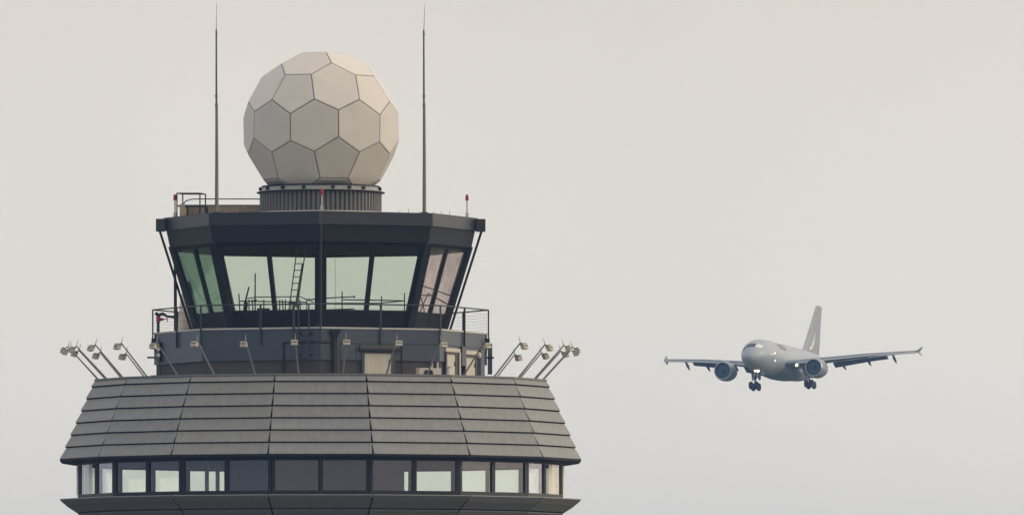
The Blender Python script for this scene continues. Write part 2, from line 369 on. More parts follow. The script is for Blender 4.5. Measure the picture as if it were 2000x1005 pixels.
bk = MB(); bk.lathe([(r0 - 0.16, z0 - 0.02), (r1 - 0.16, z1 + 0.06), (r1 + 0.02, z1 + 0.05), (r1 + 0.02, z1 - 0.06), (12.3, z1 - 0.16), (11.7, z1 - 0.05), (11.7, z1 + 0.3), (r0 - 0.4, z0 - 0.3)], 16, ph=R_(11.25), closed=True)
bk.build('soffit', M['gap'], us)
mb = MB(); mb.lathe([(r0 - 0.35, z0 - 0.03), (r0 + 0.03, z0 - 0.03), (r0 + 0.03, z0 + 0.05), (r0 - 0.35, z0 + 0.05)], 16, ph=R_(11.25), closed=True); mb.build('skirt_coping', M['rail'] if 0 else M['zinc_low'], T)
mb = MB(); mb.lathe([(0, 33.6), (r0 - 0.3, 33.6), (r0 - 0.3, 33.72), (0, 33.72)], 16, ph=R_(11.25)); mb.build('terrace_deck', M['concrete'], T)
# cab base: lower rendered wall + blue cladding + coping
mb = MB(); mb.lathe([(8.02, 33.7), (8.02, 36.0)], 8); mb.build('base_wall', M['render'], T)
mb = MB()
for k, (a0, a1) in enumerate(A8):
    F = Face(a0, a1, 8.13, 34.68, 8.13, 36.18)
    mid = (a0 + a1) / 2
    if mid > -10 and mid < 160 or mid > 0:
        for v0, v1 in ((0, 0.52), (0.535, 1)):
            mb.tone = random.uniform(-.05, .05)
            if 0 < mid < 60 and v0 == 0:
                F.slab(mb, 0, 0.30, v0, v1, -0.08, 0, 0.01, -.01); F.slab(mb, 0.30, 1.0, v0, v1, -0.08, 0, 0.01, -.01)
            elif 60 < mid < 70 and v0 == 0:
                F.slab(mb, 0, 0.12, v0, v1, -0.08, 0, 0.01, -.01)
                F.slab(mb, 0.12, 1, 0.43, v1, -0.08, 0, 0.01, -.01)
            else: F.slab(mb, 0, 1, v0, v1, -0.08, 0, 0.003, -0.003)
    else:
        mb.tone = random.uniform(-.04, .04); F.slab(mb, 0, 1, 0, 1, -0.08, 0, 0.003, -0.003)
mb.build('wall_cladding', M['clad'], T)
mb = MB(); mb.lathe([(7.7, 36.18), (8.17, 36.18), (8.17, 36.26), (7.7, 36.26)], 8, closed=True); mb.build('parapet_coping', M['coping'], T)
mb = MB(); mb.lathe([(0, 36.05), (7.9, 36.05), (7.9, 36.12), (0, 36.12)], 8); mb.build('balcony_deck', M['concrete'], T)
FR = Face(0, 45, 8.13, 34.68, 8.13, 36.18)       # front-right side
FL = Face(-45, 0, 8.13, 34.68, 8.13, 36.18)
FRR = Face(45, 90, 8.13, 34.68, 8.13, 36.18)
FLL = Face(-90, -45, 8.13, 34.68, 8.13, 36.18)
def fx(F, px):    # metres along face F for photo column px
    # solve for x so that the projected column equals px
    lo, hi = -4, 4
    for _ in range(40):
        m_ = (lo + hi) / 2; q = F.at(m_, 35, 0)
        X = TX + q.x * FPX / (DIST + q.y)
        if (X < px): lo = m_
        else: hi = m_
    return lo
def zy(py, y):    # height for photo row py at depth y
    return CAMZ + (HOR - py) * (DIST + y) / FPX
# conduit
cd = MB()
F = FL; d = 0.03
cd.beam(F.at(fx(F, 553), 35.52, d), F.at(fx(F, 624), 35.52, d), 0.07, 0.05, (0, 0, 1)); cd.beam(F.at(fx(F, 554), 35.52, d), F.at(fx(F, 554), 33.75, d), 0.09, 0.05, F.tan)
cd.build('cable_conduit', M['dark'], T); cd = MB()
F = FR
cd.beam(F.at(fx(F, 627), 35.52, d), F.at(fx(F, 648), 35.52, d), 0.06, 0.05, (0, 0, 1))
cd.beam(F.at(fx(F, 663), 35.52, d), F.at(fx(F, 663), 33.75, d), 0.07, 0.05, F.tan)
cd.build('cable_conduit', M['dark'], T); cd = MB()
cd.beam(F.at(fx(F, 784), 35.4, d), F.at(fx(F, 784), 33.75, d), 0.05, 0.05, F.tan)
cd.box(F.at(fx(F, 784), 35.42, d + .02), (0.14, 0.1, 0.1))
cd.build('cable_conduit', M['dark'], T)
# doors
def door(F, xa, xb, zt, light, canopy=True, ajar=0.0):
    f = MB(); w = 0.13
    F.rect(f, xa - w, xa, 33.73, zt + 0.1, -0.02, 0.07); F.rect(f, xb, xb + w * 1.4, 33.73, zt + 0.1, -0.02, 0.07); F.rect(f, xa, xb, zt, zt + 0.1, -0.02, 0.068)
    fr = f.build('door', M['frame_g'], T)
    l = MB(); F.rect(l, xa + 0.005, xb - 0.005, 33.73, zt - 0.005, 0.0, 0.03); l.build('door_leaf', light, fr, bevel=0.005)
    h = MB(); h.beam(F.at(xb - 0.12, 34.5, 0.05), F.at(xb - 0.12, 34.72, 0.05), 0.03, 0.03, F.tan); h.build('handle', M['dark'], fr)
    if canopy:
        c = MB(); F.rect(c, xa - 0.3, xb + 0.4, zt + 0.11, zt + 0.21, 0.0, 0.22); c.build('canopy', M['dark'], fr)
        c = MB(); F.rect(c, xa - 0.22, xb + 0.3, zt + 0.215, zt + 0.42, 0.0, 0.09); c.build('transom', M['frame_g'], fr)
    return fr
FRu = FR
xa, xb = fx(FR, 711), fx(FR, 764)
door(FR, xa, xb, 35.02, M['cream'])
door(FRR, fx(FRR, 871), fx(FRR, 888), 35.06, M['cream'], False)
door(FRR, fx(FRR, 908), fx(FRR, 927), 34.98, M['cream'], False)
mb = MB(); F = FRR
F.rect(mb, fx(F, 889.5), fx(F, 897), 33.73, 35.05, -0.01, 0.04); mb.build('door_reveal', M['gap'], T); mb = MB(); F.rect(mb, fx(F, 929), fx(F, 935), 33.73, 34.98, -0.01, 0.075)
mb.build('door_reveal', M['gap'], T)
mb = MB()
F.rect(mb, fx(F, 869), fx(F, 897), 35.18, 35.36, 0.0, 0.06); F.rect(mb, fx(F, 907), fx(F, 930), 35.12, 35.32, 0.0, 0.06)
F.rect(mb, fx(F, 895.5), fx(F, 898), 33.73, 35.17, 0.0, 0.06)
mb.build('door_lintel', M['cream'], T)
mb = MB(); F.rect(mb, fx(F, 899), fx(F, 907), 34.55, 35.5, 0.0, 0.1); mb.build('pilaster', M['clad'], T); mb = MB(); F.rect(mb, fx(F, 937), fx(F, 945), 33.73, 35.45, 0.0, 0.05); mb.build('pilaster', M['clad'], T)
mb = MB(); F = FR
F.rect(mb, fx(F, 853), fx(F, 856), 33.75, 34.64, -0.06, 0.03); F.rect(mb, fx(F, 842), fx(F, 846), 33.75, 34.64, -0.06, -0.02)
mb.build('corner_trim', M['coping'], T)
# rear corner boxes + stubs
mb = MB(); mb.box((8.28, 0.5, 35.0), (0.22, 0.6, 1.5)); mb.build('downpipe_box', M['clad'], T, bevel=.01)
for s_ in (-1, 1):
    mb = MB(); mb.tube((s_ * 8.1, 0.1, 35.05), (s_ * 8.47, 0.1, 35.05), 0.045, n=10); mb.build('drain_spout', M['dark'], T, smooth=True)
# rainwater pipe with hopper
mb = MB(); F = FR; xh = fx(F, 652)
mb.beam(F.at(xh, 33.75, 0.1), F.at(xh, 35.7, 0.1), 0.2, 0.16, F.tan)
a = F.at(xh - 0.06, 35.72, 0.08); mb.hexa([F.at(xh - .1, 35.7, .02), F.at(xh + .1, 35.7, .02), F.at(xh + .1, 35.7, .18), F.at(xh - .1, 35.7, .18), F.at(xh - .22, 36.12, .02), F.at(xh + .26, 36.12, .02), F.at(xh + .26, 36.12, .26), F.at(xh - .22, 36.12, .26)])
mb.build('rainwater_pipe', M['dark'], T)
mb = MB(); F = FR; F.rect(mb, fx(F, 656), fx(F, 662), 33.75, 35.5, 0.0, 0.07); mb.build('pipe_cover', M['frame_g'], T)
# ----- cab glazing
RB, RT, ZBB, ZTT = 6.0, 7.32, 36.14, 40.47
FS = (37.07 - ZBB) / (ZTT - ZBB); FH = (40.28 - ZBB) / (ZTT - ZBB)
sp = MB()
for a0, a1 in A8:
    F = Face(a0, a1, RB, ZBB, RT, ZTT); mid = (a0 + a1) / 2
    sp.tone = random.uniform(-.05, .05)
    F.slab(sp, 0, 0.5, 0, FS, -0.12, -0.02, 0.02, -0.01); F.slab(sp, 0.5, 1, 0, FS, -0.12, -0.02, 0.01, -0.02)
    for s_ in (0, 1):
        u0 = 0.5 * s_; u1 = u0 + 0.5
        fm = MB(); w = 0.10; e0 = 0.2 if s_ == 0 else 0.0; e1 = 0.0 if s_ == 0 else 0.2
        F.slab(fm, u0, u0, FS, FH, -0.16, 0.02, e0 + .003, e0 + w); F.slab(fm, u1, u1, FS, FH, -0.16, 0.02, -e1 - w, -e1 - .003)
        F.slab(fm, u0, u1, FS, FS, -0.15, 0.018, e0 + w, -e1 - w, 0.0, 0.07); F.slab(fm, u0, u1, FH, FH, -0.15, 0.018, e0 + w, -e1 - w, -0.06, 0.0)
        wn = fm.build('cab_window', M['dark'], T)
        pm = MB(); F.slab(pm, u0, u1, FS, FH, -0.08, -0.072, e0 + w, -e1 - w, 0.07, -0.06)
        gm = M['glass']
        if 60 < mid < 120: gm = M['glass_pink_reflect']
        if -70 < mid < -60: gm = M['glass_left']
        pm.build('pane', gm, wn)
sp.build('spandrel', M['spandrel'], T)
for k in range(8):
    az = -180 + 45 * k
    mb = MB(); a = P(az, RB - 0.02, ZBB); b = P(az, RT - 0.02, ZTT); mb.beam(a, b, 0.46, 0.3, P(az + 90, 1, 0)); mb.build('corner_mullion', M['dark'], T, bevel=.01)
mb = MB()
for a0, a1 in A8:
    F = Face(a0, a1, 7.2, 40.26, 7.3, 40.44); F.slab(mb, 0, 1, 0, 1, -0.35, -0.02, .0, .0)
mb.build('window_head', M['dark'], T)
# head panel under the fascia and ceiling
mb = MB()
for a0, a1 in A8:
    F = Face(a0, a1, 7.34, 40.42, 7.52, 41.26); mb.tone = random.uniform(-.06, .06); F.slab(mb, 0, 1, 0, 1, -0.25, 0.03, -0.0, 0.0)
mb.build('head_panel', M['fascia'], T)
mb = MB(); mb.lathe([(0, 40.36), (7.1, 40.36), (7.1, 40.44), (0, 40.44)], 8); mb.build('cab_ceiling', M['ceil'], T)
mb = MB(); mb.lathe([(0, 36.16), (5.85, 36.16), (5.85, 36.2), (0, 36.2)], 8); mb.build('cab_floor', M['carpet'], T)
mb = MB()
for a0, a1 in A8:
    F = Face(a0, a1, 7.67, 41.24, 7.67, 41.83); mb.tone = random.uniform(-.05, .05)
    F.slab(mb, 0, 1, 0, 1, -0.1, 0.0, 0.0, 0.0); mb.tone = 0.0
    F.slab(mb, 0, 1, 1, 1, -0.13, 0.025, 0, 0, 0.002, 0.03)
mb.build('roof_fascia', M['fascia'], T)
mb = MB(); mb.lathe([(0, 41.30), (7.6, 41.27), (7.6, 41.31), (7.6, 41.80), (0, 41.80)], 8); mb.build('roof_deck', M['concrete'], T)
for s_ in (-1, 1):
    mb = MB(); mb.box((s_ * 7.82, 0.15, 41.51), (0.46, 0.9, 0.6)); mb.build('roof_corner_box', M['fascia'], T, bevel=.01)
    mb = MB(); mb.tube((s_ * 7.86, 0.0, 41.22), (s_ * 6.28, -0.05, 36.26), 0.06, n=8)
    mb.build('raking_strut', M['dark'], T, smooth=True)
mb = MB(); mb.tube(P(0, 7.72, 41.2), P(0, 7.72, 33.8), 0.06, n=10)
for z in (40.6, 39.2, 37.9, 36.7): mb.box(P(0, 7.68, z), (0.17, 0.05, 0.06))
mb.build('downpipe', M['dark'], T, smooth=True)
mb = MB(); mb.box(P(0, 7.68, 41.53), (0.18, 0.12, 0.62)); mb.build('corner_flashing', M['frame_g'], T)
# low beige wall on the roof
mb = MB(); mb.box((-4.85, 1.3, 42.15), (4.0, 0.25, 0.76)); mb.box((-6.75, 0.3, 42.15), (0.25, 1.7, 0.74)); mb.build('roof_upstand', M['beige'], T)
mb = MB(); mb.box((-4.85, 1.3, 42.545), (4.06, 0.33, 0.03)); mb.build('upstand_cap', M['frame_g'], T)
mb = MB()
for i in range(26):
    az = -60 + 120 * i / 25 + random.uniform(-1, 1)
    if abs(az) < 30: continue
    q = P(az, 7.2, 41.83); mb.tube(q, q + Vector((0, 0, random.uniform(.12, .22))), 0.012, n=5)
mb.build('lightning_pin', M['dark'], T)

# ------------------------------------------------------------------ radome on its drum
RC = Vector((0.015, 0, 46.2)); RR = 3.87
rad = thing('radome', (0, 0, 41.82), 'pale faceted radar dome of hexagon and pentagon panels on a ribbed drum atop the tower', 'radome')
V = {}
def sp3(lat, az, r=RR): return Vector((r * math.cos(R_(lat)) * math.sin(R_(az)), -r * math.cos(R_(lat)) * math.cos(R_(az)), r * math.sin(R_(lat))))
AZ0 = 12.8
def half(sg, off):
    h = {}
    for k in range(5):
        a = AZ0 + off + 72 * k
        h['v1', k] = sp3(sg * 74, a); h['v2', k] = sp3(sg * 54, a)
        h['v3', k, 0] = sp3(sg * 40.8, a - 22.3); h['v3', k, 1] = sp3(sg * 40.8, a + 22.3)
        h['v4', k, 0] = sp3(sg * 19.3, a - 18); h['v4', k, 1] = sp3(sg * 19.3, a + 18)
        h['h5', k] = sp3(sg * 11.2, a)           # bottom of the hexagon at azimuth a
        h['p5', k] = sp3(sg * 8.4, a + 36)       # bottom of the pentagon at azimuth a+36
    return h
U = half(1, 0); D = half(-1, 36)
polys = []
for H in (U, D):
    polys.append([H['v1', k] for k in range(5)])
    for k in range(5):
        n_ = (k + 1) % 5
        polys.append([H['v1', k], H['v1', n_], H['v2', n_], H['v3', n_, 0], H['v3', k, 1], H['v2', k]])
        polys.append([H['v2', k], H['v3', k, 1], H['v4', k, 1], H['h5', k], H['v4', k, 0], H['v3', k, 0]])
        polys.append([H['v3', k, 1], H['v3', n_, 0], H['v4', n_, 0], H['p5', k], H['v4', k, 1]])
# equator hexagons: between azimuth a (upper hex) and a+36 (upper pentagon = lower hexagon azimuth)
for k in range(5):
    n_ = (k + 1) % 5; p_ = (k - 1) % 5
    polys.append([U['v4', k, 1], U['p5', k], D['h5', k], D['v4', k, 0], D['p5', p_], U['h5', k]])
    polys.append([U['v4', n_, 0], U['h5', n_], D['p5', k], D['v4', k, 1], D['h5', k], U['p5', k]])
ZCUT = -0.725 * RR
def clip(poly, zc):
    out = []
    for i in range(len(poly)):
        a, b = poly[i], poly[(i + 1) % len(poly)]
        if a.z >= zc: out.append(a)
        if (a.z - zc) * (b.z - zc) < 0: out.append(a.lerp(b, (zc - a.z) / (b.z - zc + zc - a.z)))
    return out
pan = MB(); sea = MB()
for poly in polys:
    poly = clip(poly, ZCUT)
    if len(poly) < 3: continue
    c = sum(poly, Vector()) / len(poly)
    nrm = c.normalized(); pan.tone = random.uniform(-.035, .03)
    ring0 = []
    for i, p in enumerate(poly):
        a = (poly[i - 1] - p).normalized(); b = (poly[(i + 1) % len(poly)] - p).normalized()
        bis = (a + b); sn = max(0.3, math.sin(a.angle(b) / 2))
        ring0.append(p + bis.normalized() * (0.034 / sn))
    # rims: outer edge recessed, then bevelled, then slightly domed centre
    rings = [[q - nrm * 0.05 for q in ring0], ring0, [q.lerp(c, 0.06) + nrm * 0.012 for q in ring0], [q.lerp(c, 0.5) + nrm * 0.03 for q in ring0]]
    b0 = len(pan.v)
    for r_ in rings: pan.v += [RC + q for q in r_]
    n = len(poly)
    for j in range(len(rings) - 1):
        for i in range(n):
            pan.face([b0 + j * n + i, b0 + j * n + (i + 1) % n, b0 + (j + 1) * n + (i + 1) % n, b0 + (j + 1) * n + i])
    pan.v.append(RC + c + nrm * 0.038)
    for i in range(n): pan.face([b0 + 3 * n + i, b0 + 3 * n + (i + 1) % n, len(pan.v) - 1])
    b1 = len(sea.v); sea.v += [RC + q * 0.994 for q in poly]; sea.face([b1 + i for i in range(n)])
ro = pan.build('dome_panels', M['radome'], rad)
me = ro.data
sea.build('panel_seams', M['seam'], rad)
dr = MB()
n = 156
prof = []
for z in (41.84, 43.08):
    for k in range(n * 2):
        r = 2.98 if k % 4 < 3 else 2.86
        dr.v.append(P(360 * k / (n * 2) + 1.2, r, z))
m2 = n * 2
for k in range(m2): dr.face([k, (k + 1) % m2, m2 + (k + 1) % m2, m2 + k])
dr.face([m2 + k for k in range(m2)])
drum = dr.build('drum', M['rib'], rad)
mb = MB(); mb.lathe([(2.8, 41.83), (3.3, 41.83), (3.3, 42.10), (2.8, 42.12)], 64, closed=True); mb.build('drum_curb', M['coping'], rad)
mb = MB(); mb.lathe([(2.7, 43.06), (3.13, 43.06), (3.14, 43.11), (2.7, 43.12)], 64, closed=True); fl = mb.build('flange', M['dark'], rad)
mb = MB(); mb.lathe([(2.6, 43.12), (3.03, 43.13), (2.84, 43.36), (2.6, 43.36)], 64, closed=True); cl = mb.build('collar', M['collar'], rad, smooth=True)
mb = MB(); mb.lathe([(2.5, 43.36), (2.9, 43.36), (2.9, 43.41), (2.5, 43.43)], 64, closed=True); mb.build('base_ring', M['dark'], rad)
for az in (-60, -38, -16, 11.5, 27.8, 44.4, 75, 110, 150, 180, -150, -110, -80):
    mb = MB(); c = P(az, 3.0, 43.25); mb.lathe([(0.0, -.09), (0.06, -.09), (.085, -.05), (.085, .06), (0, .07)], 12, c=c, mtx=Matrix.Rotation(R_(az), 3, 'Z') @ Matrix.Rotation(R_(90), 3, 'X'))
    mb.build('clamp', M['dark'], cl)

# ------------------------------------------------------------------ masts
def mast(az, label, k):
    b = P(az, 7.15, 41.83)
    t = thing('lightning_mast', b, label, 'mast', 'tall thin masts on the roof')
    z = [41.83, 47.2, 50.75, 52.05]
    m_ = MB(); m_.path([b, Vector((b.x, b.y, 44.5)), Vector((b.x - .01, b.y, z[1]))], [0.095, 0.08, 0.065], 10); m_.build('lower_tube', M['mast'], t, smooth=True)
    m_ = MB(); m_.path([Vector((b.x - .02, b.y, z[1] - .3)), Vector((b.x - .03, b.y, z[2]))], [0.048, 0.038], 10); m_.build('upper_tube', M['dark'] if 0 else M['frame_g'], t, smooth=True)
    m_ = MB(); m_.path([Vector((b.x - .03, b.y, z[2] - .2)), Vector((b.x - .02 * k, b.y, z[3]))], [0.018, 0.007], 6); m_.build('whip_tip', M['frame_g'], t)
    m_ = MB(); m_.box(b + Vector((0, 0, .04)), (.36, .36, .08)); m_.build('base_plate', M['dark'], t)
    for zz in (47.05, 47.5, 50.5): 
        m_ = MB(); m_.tube(Vector((b.x - .02, b.y, zz)), Vector((b.x - .02, b.y, zz + .08)), 0.08 if zz < 48 else .058, n=10); m_.build('clamp_band', M['mast'], t, smooth=True)
mast(-44.8, 'tall thin mast rising left of the radar dome', 1)
mast(44.6, 'tall thin mast rising right of the radar dome', -1)

# ------------------------------------------------------------------ red obstruction lights
def beacon(p, h, label):
    p = Vector(p)
    t = thing('obstruction_light', p, label, 'warning light', 'red obstruction lights on the roof edge')
    m_ = MB(); m_.box(p + Vector((0, 0, .14)), (.15, .15, .28)); m_.build('junction_box', M['coping'], t, bevel=.01)
    m_ = MB(); m_.tube(p + Vector((0, 0, .26)), p + Vector((0, 0, h)), .035, n=8); m_.build('post', M['coping'], t, smooth=True)
    m_ = MB(); m_.lathe([(0.05, h), (.09, h + .03), (.09, h + .08)], 14, c=p); m_.build('lamp_base', M['red_paint'], t, smooth=True)
    m_ = MB(); m_.lathe([(0.07, h + .08), (.085, h + .17), (.065, h + .27), (.0, h + .31)], 14, c=p); m_.build('lens', M['red'], t, smooth=True)
beacon((-7.12, 0.0, 41.85), 0.87, 'red warning light on a short post at the left roof corner')
beacon((0.05, -7.2, 41.85), 0.82, 'red warning light on a short post in front of the dome drum')
beacon((7.15, 0.0, 41.85), 0.87, 'red warning light on a short post at the right roof corner')

# ------------------------------------------------------------------ roof railing
rr = thing('roof_railing', (-6.4, 0.4, 41.83), 'dark green tubular guard frame round the roof hatch with a long handrail to the drum', 'railing')
def rx(px): return (px - TX) / 40.0
def rz(py): return CAMZ + (HOR - py) / 40.0
pts = [(rx(345), -0.1), (rx(356), 0.8), (rx(390), -0.1), (rx(400.5), 0.8)]
for x, y in pts:
    m_ = MB(); m_.tube((x, y, 41.82), (x, y, rz(377.5)), 0.032, n=8); m_.build('post', M['green'], rr, smooth=True)
for a, b in ((0, 1), (1, 3), (3, 2), (2, 0)):
    m_ = MB()
    for z in (rz(377.5), rz(402)): m_.tube((*pts[a], z), (*pts[b], z), 0.03, n=8)
    m_.build('guard_rail', M['green'], rr, smooth=True)
m_ = MB(); m_.path([(rx(356), .8, rz(398)), (rx(362), .6, rz(391.5)), (rx(372), .4, rz(388.5)), (rx(385), .3, rz(388)), (rx(510), .3, rz(388))], 0.028, 8); m_.build('handrail', M['green'], rr, smooth=True)
m_ = MB(); m_.box((rx(353), -0.3, 42.1), (.12, .1, .6)); m_.box((rx(366), -0.3, 42.1), (.1, .1, .6)); m_.box((rx(403), .5, 42.12), (.14, .1, .62)); m_.box((rx(376), -.3, 42.42), (1.3, .12, .07)); m_.build('hatch_frame', M['green'], rr)
sg_ = MB(); sg_.box((rx(361), -0.32, 42.18), (.16, .02, .3)); sg_.build('notice_plate', M['yellow'], rr)

# ------------------------------------------------------------------ balcony railing
br = thing('balcony_railing', (0, 0, 36.26), 'dark steel railing with thin wires running round the balcony below the cab windows', 'railing')
RP = 8.2; ZR = 37.37
for az in range(-180, 180, 45):
    m_ = MB(); q = P(az, RP, 0); m_.beam((q.x, q.y, 35.45), (q.x, q.y, ZR), 0.06, 0.07, P(az + 90, 1, 0)); m_.build('post', M['rail'] if az != -90 else M['dark'], br)
    a = P(az, RP, 0); b = P(az + 45, RP, 0); c = (a + b) / 2; t_ = (b - a).normalized()
    m_ = MB(); m_.beam((c.x, c.y, 35.42), (c.x, c.y, ZR), 0.075, 0.08, t_); m_.build('post', M['rail'] if abs(az + 22.5) < 40 else M['dark'], br)
    m_ = MB(); m_.tube((a.x, a.y, ZR), (b.x, b.y, ZR), 0.034, n=8); m_.build('top_rail', M['rail'], br, smooth=True)
    m_ = MB()
    for i in range(6):
        z = 36.42 + i * 0.145; m_.tube((a.x, a.y, z), (b.x, b.y, z), 0.0045, n=4)
    m_.build('wires', M['rail'], br)
for px in (574,):
    F = FL; q = F.at(fx(F, px), 0, 0.05); m_ = MB(); m_.beam((q.x, q.y, 35.5), (q.x, q.y, ZR), 0.09, 0.12, F.tan); m_.build('post', M['rail'], br)
# wall ladder
F = FL; xl, xr = fx(F, 586), fx(F, 606)
wl = thing('wall_ladder', F.at((xl + xr) / 2, 33.75, 0.2), 'dark fixed ladder climbing the front of the cab base to the balcony', 'ladder')
for x in (xl, xr):
    m_ = MB(); m_.beam(F.at(x, 33.75, .2), F.at(x, 37.36, .2), 0.06, 0.05, F.tan); m_.build('stile', M['rail'], wl)
for i in range(9):
    m_ = MB(); m_.tube(F.at(xl + .03, 33.95 + i * .27, .2), F.at(xr - .03, 33.95 + i * .27, .2), .015, n=6); m_.build('rung', M['rail'], wl)
for z in (34.9, 35.95):
    for x in (xl, xr): 
        m_ = MB(); m_.beam(F.at(x, z, 0.0), F.at(x, z, .18), .09, .09, F.tan); m_.build('bracket', M['dark'], wl)

# ------------------------------------------------------------------ standpipe and davit, left end
sp_ = thing('standpipe', (-7.95, -0.2, 36.26), 'dark fire standpipe with red valve and handwheel at the left balcony end', 'standpipe')
m_ = MB(); m_.tube((-7.93, -.2, 35.3), (-7.93, -.2, rz(616)), .075, n=12); m_.path([(-8.06, -.2, rz(611)), (-7.93, -.2, rz(616)), (-7.7, -.2, rz(613)), (-7.5, -.2, rz(618)), (-7.12, -.15, rz(619.5))], [.09, .1, .085, .06, .07], 12); m_.build('pipe', M['green'], sp_, smooth=True)
m_ = MB(); m_.lathe([(.1, -.14), (.1, .14)], 14, c=(-7.93, -.2, rz(624))); m_.path([(-7.93, -.2, rz(624)), (-7.75, -.25, rz(624)), (-7.62, -.28, rz(624))], [.09, .075, .03], 10); m_.build('valve', M['red_paint'], sp_, smooth=True)
m_ = MB(); pr = []
cc = Vector((-7.53, -.28, rz(624)))
ring = [cc + Vector((0.05 * math.sin(a * .3), 0.11 * math.cos(a), .13 * math.sin(a))) for a in [2 * math.pi * i / 14 for i in range(15)]]
m_.path(ring, .018, 6); m_.tube(cc + Vector((-.1, 0, 0)), cc, .015, n=6); m_.build('handwheel', M['red_paint'], sp_, smooth=True)
dv = thing('davit_post', (-7.08, -.1, 36.26), 'dark upright post beside the slanted strut at the left of the cab', 'post')
m_ = MB(); m_.path([(-7.08, -.1, 36.2), (-7.1, -.1, 38.6), (-7.13, -.1, 39.6)], [.085, .075, .05], 10); m_.build('post', M['dark'], dv, smooth=True)
m_ = MB(); m_.box((-7.08, -.1, 36.3), (.28, .28, .08)); m_.build('base_plate', M['dark'], dv)
# cream vent stack behind the left corner
vs = thing('vent_stack', (-6.55, 2.4, 36.12), 'cream tapering vent stack on the balcony behind the left mullion', 'vent')
m_ = MB(); m_.lathe([(.48, 0), (.46, .9), (.36, 1.9), (.12, 2.7)], 20, c=(-6.52, 2.4, 36.14)); vb = m_.build('stack', M['stack'], vs, smooth=True)
m_ = MB()
for i in range(3): m_.lathe([(.48 - i * .02, 0), (.49 - i * .02, .02), (.48 - i * .02, .04)], 20, c=(-6.52, 2.4, 36.5 + i * .4))
m_.build('band', M['coping'], vs)

# ------------------------------------------------------------------ small wall equipment
F = FLL
el = thing('wall_lamp_pair', F.at(fx(F, 315), 35.0, 0.1), 'dark box with two round white lamps low on the left wall', 'wall lamp')
x = fx(F, 314)
m_ = MB(); F.rect(m_, x - .13, x + .13, 34.8, 35.75, 0.0, 0.12); m_.build('housing', M['dark'], el)
for z in (35.42, 35.12):
    m_ = MB(); m_.lathe([(0, 0), (.1, 0), (.085, .05), (0, .07)], 14, c=F.at(x + .06, z, .125), mtx=Matrix.Rotation(R_(-45), 3, 'Z') @ Matrix.Rotation(R_(90), 3, 'X')); m_.build('lens', M['white'], el, smooth=True)
m_ = MB(); m_.path([F.at(x, 34.82, .08), F.at(x + .2, 34.5, .12), F.at(x + .3, 34.15, .12), F.at(x + .34, 33.95, .15)], .03, 8); m_.build('hose', M['dark'], el)
rb_ = thing('hose_box', F.at(fx(F, 313), 33.75, .2), 'small rusty red box on the terrace at the left wall foot', 'box')
m_ = MB(); m_.box(F.at(fx(F, 313), 33.93, .2), (.5, .3, .4), rz=R_(-67.5) * 0); m_.build('casing', M['brick_red'], rb_, bevel=.01)
m_ = MB(); m_.box(F.at(fx(F, 313), 34.14, .2), (.54, .34, .03)); m_.build('lid', M['brick_red'], rb_)
m_ = MB(); m_.box(F.at(fx(F, 322), 33.98, .25), (.3, .25, .3)); m_.build('reel', M['dark'], rb_, bevel=.05)
for px, s_, lb in ((299, -1, 'small black box fixed to the parapet at the left end'), (949, 1, 'small black box fixed to the parapet at the right end')):
    o = thing('junction_box', (s_ * 8.2, 0.2, 35.75), lb, 'box', 'black boxes at the parapet ends')
    m_ = MB(); m_.box((s_ * 8.13, -.18 , 35.8), (.26, .22, .36)); m_.build('casing', M['dark'], o, bevel=.01)
    m_ = MB(); m_.tube((s_ * 8.13, -.18, 35.6), (s_ * 8.1, -.12, 35.3), .025, n=6); m_.build('cable', M['dark'], o)
F = FRR
bl = thing('bulkhead_lamp', F.at(fx(F, 932), 35.12, .08), 'round cream bulkhead lamp beside the right hand door', 'wall lamp')
m_ = MB(); m_.lathe([(0, 0), (.16, 0), (.16, .05), (.11, .11), (0, .13)], 16, c=F.at(fx(F, 932), 35.12, .07), mtx=Matrix.Rotation(R_(67.5), 3, 'Z') @ Matrix.Rotation(R_(90), 3, 'X')); m_.build('lens', M['lamp_case'], bl, smooth=True)
m_ = MB(); m_.box(F.at(fx(F, 932), 35.12, .05), (.1, .3, .3), rz=R_(-22.5)); m_.build('back_box', M['frame_g'], bl)
# air conditioner on the terrace
F = FR; xa, xb = fx(F, 798), fx(F, 841)
ac = thing('air_conditioner', F.at((xa + xb) / 2, 33.75, .5), 'cream outdoor air conditioning unit with dark grille standing by the wall', 'air conditioner')
ad = 1.1; w2 = (xb - xa) / 2; cx = (xa + xb) / 2
m_ = MB(); m_.box(F.at(cx, 34.02, ad), (xb - xa, .45, .56), rz=R_(22.5)); m_.build('casing', M['cream'], ac, bevel=.02)
m_ = MB(); f_ = lambda a, z, d: F.at(cx + a, z, ad + d)
m_.hexa([f_(-.42, 33.82, .22), f_(.22, 33.82, .22), f_(.08, 34.2, .22), f_(-.28, 34.2, .22), f_(-.42, 33.82, .26), f_(.22, 33.82, .26), f_(.08, 34.2, .26), f_(-.28, 34.2, .26)]); m_.build('grille', M['gap'], ac)
for s_ in (-.4, .4):
    m_ = MB(); m_.box(F.at(cx + s_, 33.73, ad), (.08, .45, .05), rz=R_(22.5)); m_.build('foot', M['dark'], ac)
cp = thing('cowl_pipe', P(51, 9.3, 33.72), 'small white cowl pipe on the terrace edge in front of the right doors', 'pipe')
q = P(33, 10.75, 33.7); q = Vector(((877 - TX) / 40 * .985, -9.2, 33.72))
m_ = MB(); m_.path([q, q + Vector((0, 0, .55))], [.1, .09], 12); m_.build('pipe', M['white'], cp, smooth=True)
m_ = MB(); m_.lathe([(.14, 0), (.14, .05), (0, .12)], 14, c=q + Vector((0, 0, .55))); m_.build('cap', M['coping'], cp, smooth=True)

